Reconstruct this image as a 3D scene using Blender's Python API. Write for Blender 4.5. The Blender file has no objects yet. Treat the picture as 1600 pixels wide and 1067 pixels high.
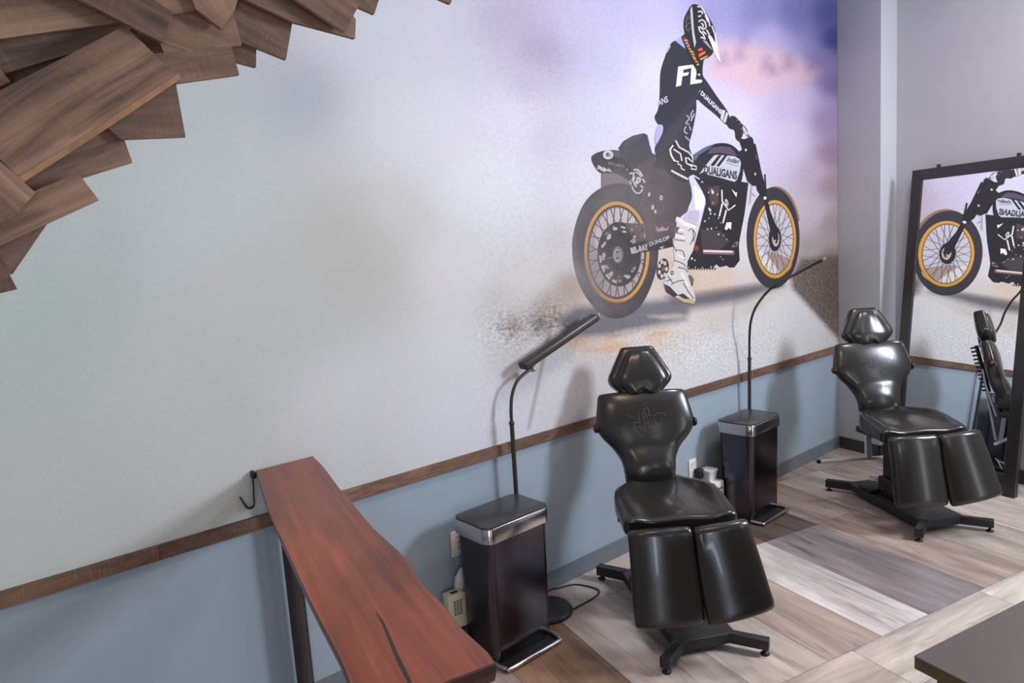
import bpy, bmesh, math, random
import numpy as np
from mathutils import Vector, Matrix
random.seed(4)
rng = np.random.default_rng(7)
SC = bpy.context.scene
COL = SC.collection
# ------------------------------------------------------------------ camera
CAM = np.array([-5.8119, -2.7155, 1.87]); FOC = 1078.2863
CR = np.array([0.7653, -0.6403, -0.0664]); CU = np.array([0.1342, 0.0579, 0.9893]); CF = np.array([0.6296, 0.7659, -0.1302])
CF /= np.linalg.norm(CF); CR -= CF*(CR@CF); CR /= np.linalg.norm(CR); CU = np.cross(CR, CF)
cd = bpy.data.cameras.new('camera'); cam = bpy.data.objects.new('camera', cd); COL.objects.link(cam)
M = Matrix.Identity(4)
for i in range(3):
    M[i][0], M[i][1], M[i][2], M[i][3] = CR[i], CU[i], -CF[i], CAM[i]
cam.matrix_world = M
cd.sensor_fit = 'HORIZONTAL'; cd.sensor_width = 36; cd.lens = FOC*36/1600; cd.clip_start = .02
SC.camera = cam
# ------------------------------------------------------------------ world, lamps, exposure
SC.view_settings.view_transform = 'Standard'; SC.view_settings.look = 'None'
SC.view_settings.gamma = 1; SC.view_settings.use_curve_mapping = False
SC.view_settings.exposure = 0.0
SC.cycles.use_denoising = True
SC.cycles.max_bounces = 8
w = bpy.data.worlds.new('world'); SC.world = w; w.use_nodes = True
w.node_tree.nodes['Background'].inputs[0].default_value = (1, .88, .74, 1)
w.node_tree.nodes['Background'].inputs[1].default_value = .23
def area(name, loc, target, sx, sy, energy, color):
    l = bpy.data.lights.new(name, 'AREA'); l.shape = 'RECTANGLE'; l.size = sx; l.size_y = sy
    l.energy = energy; l.color = color
    o = bpy.data.objects.new(name, l); COL.objects.link(o); o.location = loc
    d = Vector(target)-Vector(loc); o.rotation_euler = d.to_track_quat('-Z', 'Y').to_euler()
    return o
area('window_light', (-.84, -3.6, 2.95), (-4.8, -.6, 1.2), .8, 1.0, 186, (.78, .89, 1))
area('window_light', (-4.9, -5.3, 1.45), (-4.7, 0, 1.3), .5, 2.4, 9, (.84, .93, 1))
area('window_light', (-2.2, -5.3, 1.45), (-2.6, 0, 1.3), .5, 2.4, 18, (.84, .93, 1))
area('window_light', (-7.4, -5.8, 1.35), (-2.2, -1.2, .8), .32, 2.3, 44, (.72, .86, 1))
area('ceiling_light', (-1.7, -1.7, 4.05), (-1.7, -1.7, 0), .5, .5, 48, (1, .95, .90))
area('ceiling_light', (-4.4, -1.9, 4.05), (-4.4, -1.9, 0), .7, .7, 18, (1, .70, .45))
area('ceiling_light', (-6.6, -2.2, 4.05), (-6.6, -2.2, 0), .7, .7, 15, (1, .84, .70))

# ------------------------------------------------------------------ geometry of the photograph (pixel -> plane)
def ray(x, y):
    return CF+CR*(x-800)/FOC-CU*(y-533.5)/FOC
def hit(x, y, p0, n):
    d = ray(x, y); n = np.asarray(n, float)
    return CAM+d*((np.asarray(p0, float)-CAM)@n)/(d@n)
def at_wall(x, y, yy=0.0): return hit(x, y, (0, yy, 0), (0, 1, 0))
def at_z(x, y, z=0.0): return hit(x, y, (0, 0, z), (0, 0, 1))
PD = np.array([.2250, .9744, 0]); PD /= np.linalg.norm(PD)
GD = np.array([PD[1], -PD[0], 0])
GANG = math.atan2(GD[1], GD[0])
def lin(c):
    c = np.asarray(c, float)/255
    return np.where(c <= .04045, c/12.92, ((c+.055)/1.055)**2.4)

# ------------------------------------------------------------------ materials
def newmat(name):
    m = bpy.data.materials.new(name); m.use_nodes = True
    nt = m.node_tree; b = nt.nodes['Principled BSDF']
    return m, nt, b
def N(nt, t, **kw):
    n = nt.nodes.new(t)
    for k, v in kw.items():
        if k in n.inputs: n.inputs[k].default_value = v
        else: setattr(n, k, v)
    return n
def simple(name, rgb, rough=.5, metal=0., var=.12, scale=18., bump=0., bscale=200., coat=0., spec=.5):
    m, nt, b = newmat(name); c = lin(rgb)
    tc = N(nt, 'ShaderNodeTexCoord'); no = N(nt, 'ShaderNodeTexNoise', Scale=scale, Detail=4.)
    nt.links.new(tc.outputs['Object'], no.inputs['Vector'])
    r = N(nt, 'ShaderNodeValToRGB')
    r.color_ramp.elements[0].position = .3; r.color_ramp.elements[1].position = .7
    r.color_ramp.elements[0].color = (*np.clip(c*(1-var), 0, 1), 1); r.color_ramp.elements[1].color = (*np.clip(c*(1+var), 0, 1), 1)
    nt.links.new(no.outputs['Fac'], r.inputs['Fac']); nt.links.new(r.outputs['Color'], b.inputs['Base Color'])
    b.inputs['Roughness'].default_value = rough; b.inputs['Metallic'].default_value = metal
    b.inputs['Coat Weight'].default_value = coat; b.inputs['Specular IOR Level'].default_value = spec
    if bump:
        n2 = N(nt, 'ShaderNodeTexNoise', Scale=bscale, Detail=3.)
        nt.links.new(tc.outputs['Object'], n2.inputs['Vector'])
        bp = N(nt, 'ShaderNodeBump', Strength=bump, Distance=.002)
        nt.links.new(n2.outputs['Fac'], bp.inputs['Height']); nt.links.new(bp.outputs['Normal'], b.inputs['Normal'])
    return m
def woodmat(name, cols, rough=.6, gx=2.5, gy=38., saw=.0, coat=0., bump=.25, dist=1.5, tint=.25, bands=0., wear=.35, knots=0.):
    """grain runs along UV.x (metres); each object gets its own shift and tone"""
    m, nt, b = newmat(name)
    uv = N(nt, 'ShaderNodeUVMap'); oi = N(nt, 'ShaderNodeObjectInfo')
    add = N(nt, 'ShaderNodeVectorMath', operation='ADD')
    sc = N(nt, 'ShaderNodeVectorMath', operation='SCALE'); sc.inputs['Scale'].default_value = 37.
    cmb = N(nt, 'ShaderNodeCombineXYZ')
    nt.links.new(oi.outputs['Random'], cmb.inputs[0]); nt.links.new(oi.outputs['Random'], cmb.inputs[1])
    nt.links.new(cmb.outputs[0], sc.inputs[0])
    nt.links.new(uv.outputs[0], add.inputs[0]); nt.links.new(sc.outputs[0], add.inputs[1])
    def stretched(sx, sy, detail, d, rot=0.):
        mp = N(nt, 'ShaderNodeMapping'); mp.inputs['Scale'].default_value = (sx, sy, 1); mp.inputs['Rotation'].default_value = (0, 0, rot)
        nt.links.new(add.outputs[0], mp.inputs['Vector'])
        no = N(nt, 'ShaderNodeTexNoise', Scale=1., Detail=detail, Distortion=d, Roughness=.62)
        nt.links.new(mp.outputs[0], no.inputs['Vector']); return no
    g1 = stretched(gx, gy, 8., dist); g2 = stretched(gx*.35, gy*.16, 4., dist*.7); g3 = stretched(1.2, 5., 3., .5)
    mx = N(nt, 'ShaderNodeMix', data_type='FLOAT'); mx.inputs['Factor'].default_value = .55
    nt.links.new(g1.outputs['Fac'], mx.inputs[2]); nt.links.new(g2.outputs['Fac'], mx.inputs[3])
    fac = mx.outputs[0]
    if bands:
        mp = N(nt, 'ShaderNodeMapping'); mp.inputs['Scale'].default_value = (.35, 1, 1)
        nt.links.new(add.outputs[0], mp.inputs['Vector'])
        wv = N(nt, 'ShaderNodeTexWave', Scale=bands, Distortion=9., Detail=3.); wv.bands_direction = 'Y'; wv.inputs['Detail Scale'].default_value = 1.6
        nt.links.new(mp.outputs[0], wv.inputs['Vector'])
        m2 = N(nt, 'ShaderNodeMix', data_type='FLOAT'); m2.inputs['Factor'].default_value = .13
        nt.links.new(fac, m2.inputs[2]); nt.links.new(wv.outputs['Fac'], m2.inputs[3]); fac = m2.outputs[0]
    r = N(nt, 'ShaderNodeValToRGB'); e = r.color_ramp.elements
    e[0].position = .33; e[0].color = (*lin(cols[0]), 1); e[1].position = .68; e[1].color = (*lin(cols[-1]), 1)
    for k, c in enumerate(cols[1:-1]):
        q = e.new(.33+.35*(k+1)/(len(cols)-1)); q.color = (*lin(c), 1)
    nt.links.new(fac, r.inputs['Fac'])
    # broad worn patches
    pr = N(nt, 'ShaderNodeMapRange'); pr.inputs['From Min'].default_value = .35; pr.inputs['From Max'].default_value = .7
    pr.inputs['To Min'].default_value = 1-wear; pr.inputs['To Max'].default_value = 1+wear
    nt.links.new(g3.outputs['Fac'], pr.inputs['Value'])
    tr = N(nt, 'ShaderNodeMapRange'); tr.inputs['To Min'].default_value = 1-tint; tr.inputs['To Max'].default_value = 1+tint
    nt.links.new(oi.outputs['Random'], tr.inputs['Value'])
    mu = N(nt, 'ShaderNodeMath', operation='MULTIPLY'); nt.links.new(pr.outputs[0], mu.inputs[0]); nt.links.new(tr.outputs[0], mu.inputs[1])
    vm = N(nt, 'ShaderNodeVectorMath', operation='SCALE'); nt.links.new(r.outputs['Color'], vm.inputs[0]); nt.links.new(mu.outputs[0], vm.inputs['Scale'])
    out = vm.outputs[0]
    if saw:
        s1 = stretched(210., 9., 3., .3, .25)
        sr = N(nt, 'ShaderNodeMapRange'); sr.inputs['From Min'].default_value = .56; sr.inputs['From Max'].default_value = .72
        sr.inputs['To Max'].default_value = saw; nt.links.new(s1.outputs['Fac'], sr.inputs['Value'])
        mc = N(nt, 'ShaderNodeMix', data_type='RGBA'); mc.inputs[7].default_value = (*lin((190, 165, 150)), 1)
        nt.links.new(sr.outputs[0], mc.inputs['Factor']); nt.links.new(out, mc.inputs[6]); out = mc.outputs[2]
    if knots:
        mp = N(nt, 'ShaderNodeMapping'); mp.inputs['Scale'].default_value = (3.2, 9., 1)
        nt.links.new(add.outputs[0], mp.inputs['Vector'])
        vo = N(nt, 'ShaderNodeTexVoronoi', Scale=1.); nt.links.new(mp.outputs[0], vo.inputs['Vector'])
        kr = N(nt, 'ShaderNodeMapRange'); kr.inputs['From Min'].default_value = .03; kr.inputs['From Max'].default_value = .15
        kr.inputs['To Min'].default_value = knots; kr.inputs['To Max'].default_value = 0.
        nt.links.new(vo.outputs['Distance'], kr.inputs['Value'])
        mk = N(nt, 'ShaderNodeMix', data_type='RGBA'); mk.inputs[7].default_value = (*lin((40, 28, 24)), 1)
        nt.links.new(kr.outputs[0], mk.inputs['Factor']); nt.links.new(out, mk.inputs[6]); out = mk.outputs[2]
    nt.links.new(out, b.inputs['Base Color'])
    b.inputs['Roughness'].default_value = rough; b.inputs['Coat Weight'].default_value = coat; b.inputs['Coat Roughness'].default_value = .2
    if bump:
        bp = N(nt, 'ShaderNodeBump', Strength=bump, Distance=.0015)
        nt.links.new(g1.outputs['Fac'], bp.inputs['Height']); nt.links.new(bp.outputs['Normal'], b.inputs['Normal'])
    return m
M_WAIN = simple('painted_blue_grey', (148, 159, 171), .55, var=.03, scale=4, bump=.15, bscale=260)
M_WHITE = simple('painted_warm_white', (184, 183, 190), .6, var=.03, scale=3, bump=.15, bscale=260)
M_CEIL = simple('ceiling_paint', (205, 203, 200), .7, var=.02)
M_BASEG = simple('baseboard_grey', (104, 110, 116), .5, var=.06)
M_BASED = simple('baseboard_dark', (66, 58, 55), .45, var=.08)
M_LEATH = simple('black_leather', (38, 34, 32), .25, var=.05, scale=30, bump=.03, bscale=420, coat=.15, spec=.55)
M_LEATS = simple('embossed_leather', (104, 98, 100), .5, var=.1)
M_STEELB = simple('black_steel', (38, 37, 40), .42, var=.15, bump=.1, bscale=500)
M_RUBBER = simple('rubber', (24, 23, 23), .5)
M_CHROME = simple('chrome', (232, 232, 236), .25, .6, var=.03)
M_BODY = simple('dark_stainless', (84, 79, 87), .24, 1., var=.08, scale=9)
M_BAND = simple('bright_stainless', (190, 184, 184), .2, 1., var=.04)
M_LID = simple('smoked_lid', (58, 54, 56), .30, .2, var=.1, coat=.1)
M_LAMP = simple('lamp_enamel', (62, 56, 52), .36, .3, var=.1)
M_LAMPT = simple('lamp_tip', (165, 160, 155), .35, .2, var=.05)
M_FRAME = simple('black_frame', (46, 40, 42), .33, var=.15, coat=.2)
M_PLASTIC = simple('cream_plastic', (206, 196, 176), .45, var=.04)
M_PLATE = simple('outlet_plate', (224, 216, 208), .4, var=.03)
M_SLOT = simple('dark_slot', (42, 38, 34), .6)
M_CTOP = simple('grey_laminate', (98, 92, 88), .42, var=.06, scale=140)
M_CEDGE = simple('brown_edge', (92, 70, 44), .4, var=.15, scale=30)
M_CBODY = simple('counter_body', (84, 52, 48), .5, var=.1)
M_POST = simple('bronze_post', (66, 58, 57), .42, .5, var=.1)
M_IRON = simple('black_iron', (46, 41, 40), .45, .4, var=.1)
M_RED = simple('red_knob', (150, 30, 26), .35)
M_BARN = woodmat('reclaimed_wood', [(58, 42, 36), (104, 78, 64), (130, 100, 83), (156, 125, 105)], .72, gx=3, gy=34, saw=.10, tint=.36, bump=.5, wear=.36, knots=.75)
M_BARNE = simple('raw_board_edge', (150, 112, 84), .75, var=.25, scale=26)
M_TRIM = woodmat('trim_wood', [(66, 45, 36), (116, 84, 66), (146, 106, 84)], .62, gx=6, gy=40, saw=.2, tint=.22, knots=.5, bump=.3, wear=.3)
M_LEDGE = woodmat('walnut_slab', [(84, 38, 24), (128, 58, 34), (144, 68, 40), (180, 92, 48)], .36, gx=1.1, gy=34, coat=.12, bump=.05, dist=.9, tint=0, wear=.34, knots=.18)
M_LEDGEE = woodmat('slab_edge', [(50, 26, 22), (80, 44, 36)], .4, gx=2, gy=30, tint=0, coat=.2)
m, nt, b = newmat('mirror_silver'); b.inputs['Base Color'].default_value = (.93, .95, .95, 1); b.inputs['Metallic'].default_value = 1; b.inputs['Roughness'].default_value = .0
M_MIRROR = m

# floor planks: tone from an attribute on each object's mesh, grain from UV
def floor_mat():
    m = woodmat('plank_vinyl', [(128, 120, 118), (208, 202, 198), (232, 226, 222), (254, 250, 248)], .38, gx=1.6, gy=20., tint=.05, bump=.08, dist=1.6, wear=.30, knots=.22)
    nt = m.node_tree; b = nt.nodes['Principled BSDF']
    src = b.inputs['Base Color'].links[0].from_socket
    at = N(nt, 'ShaderNodeAttribute', attribute_name='tone')
    mx = N(nt, 'ShaderNodeMix', data_type='RGBA', blend_type='MULTIPLY'); mx.inputs['Factor'].default_value = 1
    nt.links.new(src, mx.inputs[6]); nt.links.new(at.outputs['Color'], mx.inputs[7]); nt.links.new(mx.outputs[2], b.inputs['Base Color'])
    return m
M_FLOOR = floor_mat()

# ------------------------------------------------------------------ object helpers
def tag(o, label=None, cat=None, group=None, kind=None):
    if label: o['label'] = label
    if cat: o['category'] = cat
    if group: o['group'] = group
    if kind: o['kind'] = kind
    return o
def empty(name, loc=(0, 0, 0), rz=0.):
    o = bpy.data.objects.new(name, None); COL.objects.link(o); o.location = loc; o.rotation_euler = (0, 0, rz)
    o.empty_display_size = .1
    return o
def link(name, me, mats, parent=None):
    for m in (mats if isinstance(mats, (list, tuple)) else [mats]): me.materials.append(m)
    o = bpy.data.objects.new(name, me); COL.objects.link(o)
    if parent: o.parent = parent
    return o
def pydata(name, v, f, mats, parent=None, smooth=False, mi=None):
    me = bpy.data.meshes.new(name); me.from_pydata([tuple(map(float, p)) for p in v], [], f); me.update()
    if smooth: me.polygons.foreach_set('use_smooth', [True]*len(me.polygons))
    if mi: me.polygons.foreach_set('material_index', mi)
    return link(name, me, mats, parent)
def frombm(name, bm, mats, parent=None, smooth=False):
    bmesh.ops.recalc_face_normals(bm, faces=bm.faces)
    me = bpy.data.meshes.new(name); bm.to_mesh(me); bm.free()
    if smooth: me.polygons.foreach_set('use_smooth', [True]*len(me.polygons))
    return link(name, me, mats, parent)
def autosmooth(o, ang=40):
    me = o.data
    me.polygons.foreach_set('use_smooth', [True]*len(me.polygons))
    bm = bmesh.new(); bm.from_mesh(me)
    for e in bm.edges:
        if len(e.link_faces) == 2 and e.calc_face_angle(0) > math.radians(ang): e.smooth = False
    bm.to_mesh(me); bm.free(); return o
def bx(bm, lo, hi, bev=0., seg=2, mat=None):
    r = bmesh.ops.create_cube(bm, size=1)['verts']
    lo, hi = Vector(lo), Vector(hi); c = (lo+hi)/2; s = hi-lo
    for v in r: v.co = Vector((v.co.x*s.x, v.co.y*s.y, v.co.z*s.z))+c
    if mat is not None:
        for v in r: v.co = mat @ v.co
    if bev:
        es = list({e for v in r for e in v.link_edges})
        bmesh.ops.bevel(bm, geom=es, offset=bev, segments=seg, affect='EDGES', profile=.5)
    return bm
def box(name, lo, hi, m, parent=None, bev=0., seg=2, mat=None):
    return autosmooth(frombm(name, bx(bmesh.new(), lo, hi, bev, seg, mat), m, parent), 50) if bev else frombm(name, bx(bmesh.new(), lo, hi, 0, 1, mat), m, parent)
def tube_bm(bm, path, r, n=10, cap=True):
    path = [Vector(p) for p in path]; rings = []
    rr = r if isinstance(r, (list, tuple)) else [r]*len(path)
    up = None
    for i, p in enumerate(path):
        t = (path[min(i+1, len(path)-1)]-path[max(i-1, 0)]).normalized()
        if up is None:
            up = t.orthogonal().normalized()
        up = (up-t*up.dot(t)).normalized(); s = t.cross(up)
        rings.append([bm.verts.new(p+(up*math.cos(a)+s*math.sin(a))*rr[i]) for a in [2*math.pi*k/n for k in range(n)]])
    for a, b_ in zip(rings, rings[1:]):
        for k in range(n): bm.faces.new((a[k], a[(k+1) % n], b_[(k+1) % n], b_[k]))
    if cap: bm.faces.new(rings[0][::-1]); bm.faces.new(rings[-1])
    return bm
def tube(name, path, r, m, parent=None, n=12):
    return autosmooth(frombm(name, tube_bm(bmesh.new(), path, r, n), m, parent), 45)
def lathe_bm(bm, prof, c=(0, 0, 0), n=24):
    rings = []
    for r, z in prof:
        rings.append([bm.verts.new((c[0]+max(r, 1e-4)*math.cos(2*math.pi*k/n), c[1]+max(r, 1e-4)*math.sin(2*math.pi*k/n), c[2]+z)) for k in range(n)])
    for a, b_ in zip(rings, rings[1:]):
        for k in range(n): bm.faces.new((a[k], a[(k+1) % n], b_[(k+1) % n], b_[k]))
    bm.faces.new(rings[0][::-1]); bm.faces.new(rings[-1]); return bm
def spline(pts, n=8, closed=False):
    P = [np.asarray(p, float) for p in pts]; L = len(P); out = []
    rng_ = range(L) if closed else range(L-1)
    for i in rng_:
        p0 = P[(i-1) % L] if (closed or i > 0) else 2*P[0]-P[1]
        p1, p2 = P[i], P[(i+1) % L]
        p3 = P[(i+2) % L] if (closed or i+2 < L) else 2*P[-1]-P[-2]
        for k in range(n):
            t = k/n
            out.append(.5*((2*p1)+(-p0+p2)*t+(2*p0-5*p1+4*p2-p3)*t*t+(-p0+3*p1-3*p2+p3)*t**3))
    if not closed: out.append(P[-1])
    return out
def prism_uv(name, top, thick, m, parent=None, along=None, edge=None, origin=None, normal=None, bev=0.):
    """closed plate: polygon 'top' (3-D points), extruded by -normal*thick; UV x runs along 'along' (metres)"""
    top = [np.asarray(p, float) for p in top]; n = len(top)
    nv = np.asarray(normal, float)
    a = np.asarray(along, float); a = a/np.linalg.norm(a); c = np.cross(nv, a)
    bot = [p-nv*thick for p in top]
    area2 = sum(np.cross(top[i]-top[0], top[(i+1) % n]-top[0])@nv for i in range(n))
    if area2 < 0: top, bot = top[::-1], bot[::-1]
    v = top+bot; f = [list(range(n)), list(range(2*n-1, n-1, -1))]+[[i, i+n, (i+1) % n+n, (i+1) % n] for i in range(n)]
    me = bpy.data.meshes.new(name); me.from_pydata([tuple(map(float, p)) for p in v], [], f); me.update()
    uv = me.uv_layers.new(name='UVMap'); o0 = np.asarray(origin if origin is not None else top[0], float)
    for p in me.polygons:
        for li in p.loop_indices:
            q = np.array(me.vertices[me.loops[li].vertex_index].co)-o0
            d = q@nv
            uv.data[li].uv = (float(q@a), float(q@c+d))
    mats = [m] if edge is None else [m, edge]
    if edge is not None:
        for p in me.polygons: p.material_index = 1 if p.index >= 2 else 0
    return link(name, me, mats, parent)

# ================================================================== SETTING
OFF = .19                                                     # depth of the recess beside the pillar
PIL = .3829                                                   # width of the pillar face
def rw(s, o=0., z=0.): p = -PD*s+GD*o; return np.array([p[0], p[1], z])
HC = 4.2
FLOOR = empty('floor'); tag(FLOOR, kind='structure')
# --- floor planks on the room grid (P across the photograph, G in depth)
GB = [.6, .15, -.25, -.63, -1.09, -1.49, -1.95, -2.295, -2.65, -3.05, -3.46, -3.86, -4.26, -4.66, -5.06, -5.46, -5.9, -6.4]
TONES = {'brown': (152, 121, 97), 'dark': (92, 78, 72), 'plum': (130, 122, 124), 'white': (204, 197, 196), 'tan': (170, 153, 144),
         'sand': (183, 171, 163), 'grey': (170, 163, 160), 'light': (198, 188, 180)}
def plank(p0, p1, g0, g1, tone, along='P'):
    g = .0012
    P0, P1, G0, G1 = min(p0, p1)+g, max(p0, p1)-g, min(g0, g1)+g, max(g0, g1)-g
    dz = random.uniform(0, .0004)
    q = [PD*p+GD*k+np.array([0, 0, dz]) for p, k in ((P0, G0), (P1, G0), (P1, G1), (P0, G1))]
    # keep the floor inside the two walls
    q = clip_poly(q, lambda v: -v[1]-.001)
    q = clip_poly(q, lambda v: OFF-(v@GD)-.001)
    if len(q) < 3: return
    o = prism_uv('plank', q, .008, M_FLOOR, FLOOR, PD if along == 'P' else GD, normal=(0, 0, 1))
    at = o.data.attributes.new('tone', 'FLOAT_COLOR', 'FACE')
    c = lin(TONES[tone])/.74*random.uniform(.95, 1.05)
    for d in at.data: d.color = (*c, 1)
def clip_poly(poly, fn):
    out = []
    for i in range(len(poly)):
        a, b_ = poly[i], poly[(i+1) % len(poly)]; fa, fb = fn(a), fn(b_)
        if fa >= 0: out.append(a)
        if fa*fb < 0: out.append(a+(b_-a)*fa/(fa-fb))
    return out
pick = {(4, 0): 'tan', (4, 1): 'tan', (5, 0): 'plum', (5, 1): 'dark', (6, 0): 'white', (6, 1): 'brown', (7, 0): 'tan', (7, 1): 'sand', (8, 0): 'sand', (8, 1): 'sand',
        (9, 0): 'sand', (9, 1): 'grey', (10, 0): 'brown', (10, 1): 'brown', (3, 0): 'sand', (3, 1): 'sand', (2, 0): 'light', (2, 1): 'tan', (1, 0): 'light', (4, 2): 'sand', (3, 2): 'tan',
        (5, 2): 'sand', (2, 2): 'tan', (11, 0): 'tan', (11, 1): 'brown'}
PB = [-2.018, -1.005, -.31, .6, 1.5]
for r in range(len(GB)-1):
    pb = list(PB)
    if r == 4: pb[1] = -.995
    for k in range(len(pb)-1):
        plank(pb[k], pb[k+1], GB[r], GB[r+1], pick.get((r, k), random.choice(['tan', 'sand', 'grey', 'sand', 'light'])))
strip = [.6, -.5, -1.54, -2.5, -3.5, -4.5, -5.5, -6.4]
for k in range(len(strip)-1):                                  # border course laid the other way
    plank(-2.018, -2.32, strip[k], strip[k+1], ['light', 'light', 'light', 'sand', 'grey', 'tan', 'tan'][k], 'G')
for r in range(len(GB)-1):
    for k, (a, b_) in enumerate(((-2.32, -3.3), (-3.3, -4.4), (-4.4, -5.6))):
        plank(a, b_, GB[r], GB[r+1], random.choice(['tan', 'sand', 'grey', 'light', 'brown']))
box('subfloor', (-9.2, -6.6, -.06), (.9, .02, -.012), M_BASED, FLOOR)
# --- walls
XL = -8.4
def slab(name, a, b_, z0, z1, t, m, parent=None, kind='structure'):
    """vertical slab whose visible face runs a->b (xy); thickness goes to the left of a->b"""
    a, b_ = np.array(a[:2], float), np.array(b_[:2], float); d = (b_-a)/np.linalg.norm(b_-a); n = np.array([-d[1], d[0]])*t
    c = [a, b_, b_+n, a+n]
    v = [(*p, z0) for p in c]+[(*p, z1) for p in c]
    f = [(0, 1, 5, 4), (1, 2, 6, 5), (2, 3, 7, 6), (3, 0, 4, 7), (4, 5, 6, 7), (3, 2, 1, 0)]
    o = pydata(name, v, f, m, parent)
    bm = bmesh.new(); bm.from_mesh(o.data); bmesh.ops.recalc_face_normals(bm, faces=bm.faces); bm.to_mesh(o.data); bm.free()
    if kind and not parent: o['kind'] = kind
    return o
slab('wall_left', (XL, 0), (.0, 0), 0, HC, .12, M_WAIN)
slab('wall_right', rw(PIL, OFF), rw(6.0, OFF), 0, HC, .12, M_WHITE)
slab('wall_pillar', rw(0), rw(PIL), 0, HC, OFF+.1, M_WHITE)
slab('wall_back', (XL, -6.2), (XL, 0), 0, HC, .12, M_WHITE)
slab('wall_front', (-1.3, -6.2), (XL, -6.2), 2.9, HC, .12, M_WHITE)
box('ceiling', (XL, -6.2, HC), (.6, .05, HC+.08), M_CEIL)['kind'] = 'structure'
# baseboards
slab('baseboard_left', (XL, -.014), (-.012, -.014), 0, .1, .0135, M_BASEG)
BR = empty('baseboard_right'); tag(BR, kind='structure')
slab('pillar_base', rw(.012, -.013), rw(PIL+.012, -.013), 0, .1, .0125, M_BASED, BR)
slab('pillar_return', rw(PIL+.013, -.013), rw(PIL+.013, OFF-.015), 0, .1, .012, M_BASED, BR)
slab('wall_base', rw(PIL+.013, OFF-.013), rw(5.9, OFF-.013), 0, .1, .0125, M_BASED, BR)
# chair rail of reclaimed strips
RAIL = empty('trim_1'); tag(RAIL, kind='structure')
zt, zb = .895, .842
cuts = [-8.3, -7.05] + [float(at_wall(x, y)[0]) for x, y in ((247, 860), (420, 812), (790, 700))] + [-2.6, -1.35, -.004]
for a, b_ in zip(cuts, cuts[1:]):
    dy = random.uniform(.021, .024)
    q = [(a+.0008, -dy, zb), (b_-.0008, -dy, zb), (b_-.0008, -dy, zt), (a+.0008, -dy, zt)]
    prism_uv('trim_board', q, dy-.001, M_TRIM, RAIL, (1, 0, 0), normal=(0, -1, 0))

# ================================================================== MURAL (a flat print on the wall)
MY = -.004
MURAL = empty('mural', (-3.6, 0, .9))
tag(MURAL, 'wall sized printed mural of a rider in black standing over a motorcycle in pale smoke', 'mural')
MURAL_INV = Matrix.Translation((3.6, 0, -.9))
def ink_material():
    """print ink: colour from the attribute 'ink'; printed dust thins it out around the rear wheel"""
    m, nt, b = newmat('printed_vinyl')
    at = N(nt, 'ShaderNodeAttribute', attribute_name='ink')
    tc = N(nt, 'ShaderNodeTexCoord')
    n1 = N(nt, 'ShaderNodeTexNoise', Scale=150., Detail=5., Roughness=.7)
    n2 = N(nt, 'ShaderNodeTexNoise', Scale=3.2, Detail=6., Roughness=.62)
    for n in (n1, n2): nt.links.new(tc.outputs['Object'], n.inputs['Vector'])
    mr = N(nt, 'ShaderNodeMapRange'); mr.inputs['From Min'].default_value = .3; mr.inputs['From Max'].default_value = .7
    mr.inputs['To Min'].default_value = .95; mr.inputs['To Max'].default_value = 1.05
    nt.links.new(n1.outputs['Fac'], mr.inputs['Value'])
    vm = N(nt, 'ShaderNodeVectorMath', operation='SCALE')
    nt.links.new(at.outputs['Color'], vm.inputs[0]); nt.links.new(mr.outputs[0], vm.inputs['Scale'])
    # printed dust: attribute 'dust' (0..1) broken up by noise
    ad = N(nt, 'ShaderNodeAttribute', attribute_name='dust')
    r2 = N(nt, 'ShaderNodeMapRange'); r2.inputs['From Min'].default_value = .3; r2.inputs['From Max'].default_value = .7
    r2.inputs['To Min'].default_value = .45; r2.inputs['To Max'].default_value = 1.45
    nt.links.new(n2.outputs['Fac'], r2.inputs['Value'])
    mu = N(nt, 'ShaderNodeMath', operation='MULTIPLY'); mu.use_clamp = True
    nt.links.new(ad.outputs['Fac'], mu.inputs[0]); nt.links.new(r2.outputs[0], mu.inputs[1])
    ac = N(nt, 'ShaderNodeAttribute', attribute_name='dust_ink')
    mx = N(nt, 'ShaderNodeMix', data_type='RGBA')
    nt.links.new(mu.outputs[0], mx.inputs['Factor']); nt.links.new(vm.outputs[0], mx.inputs[6]); nt.links.new(ac.outputs['Color'], mx.inputs[7])
    # speckle of gravel: attribute 'grit'
    ag = N(nt, 'ShaderNodeAttribute', attribute_name='grit')
    mp = N(nt, 'ShaderNodeMapping'); mp.inputs['Scale'].default_value = (1, 1, 1.9)
    n3 = N(nt, 'ShaderNodeTexNoise', Scale=34., Detail=5., Roughness=.75); nt.links.new(tc.outputs['Object'], mp.inputs['Vector']); nt.links.new(mp.outputs[0], n3.inputs['Vector'])
    r3 = N(nt, 'ShaderNodeMapRange'); r3.inputs['From Min'].default_value = .36; r3.inputs['From Max'].default_value = .64
    r3.inputs['To Min'].default_value = -.62; r3.inputs['To Max'].default_value = .62; nt.links.new(n3.outputs['Fac'], r3.inputs['Value'])
    mg = N(nt, 'ShaderNodeMath', operation='MULTIPLY_ADD'); nt.links.new(ag.outputs['Fac'], mg.inputs[0]); nt.links.new(r3.outputs[0], mg.inputs[1]); mg.inputs[2].default_value = 1.
    v2 = N(nt, 'ShaderNodeVectorMath', operation='SCALE'); nt.links.new(mx.outputs[2], v2.inputs[0]); nt.links.new(mg.outputs[0], v2.inputs['Scale'])
    nt.links.new(v2.outputs[0], b.inputs['Base Color'])
    b.inputs['Roughness'].default_value = .55; b.inputs['Specular IOR Level'].default_value = .12
    return m
M_INK = ink_material()
DUST = lin((124, 114, 114))
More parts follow.
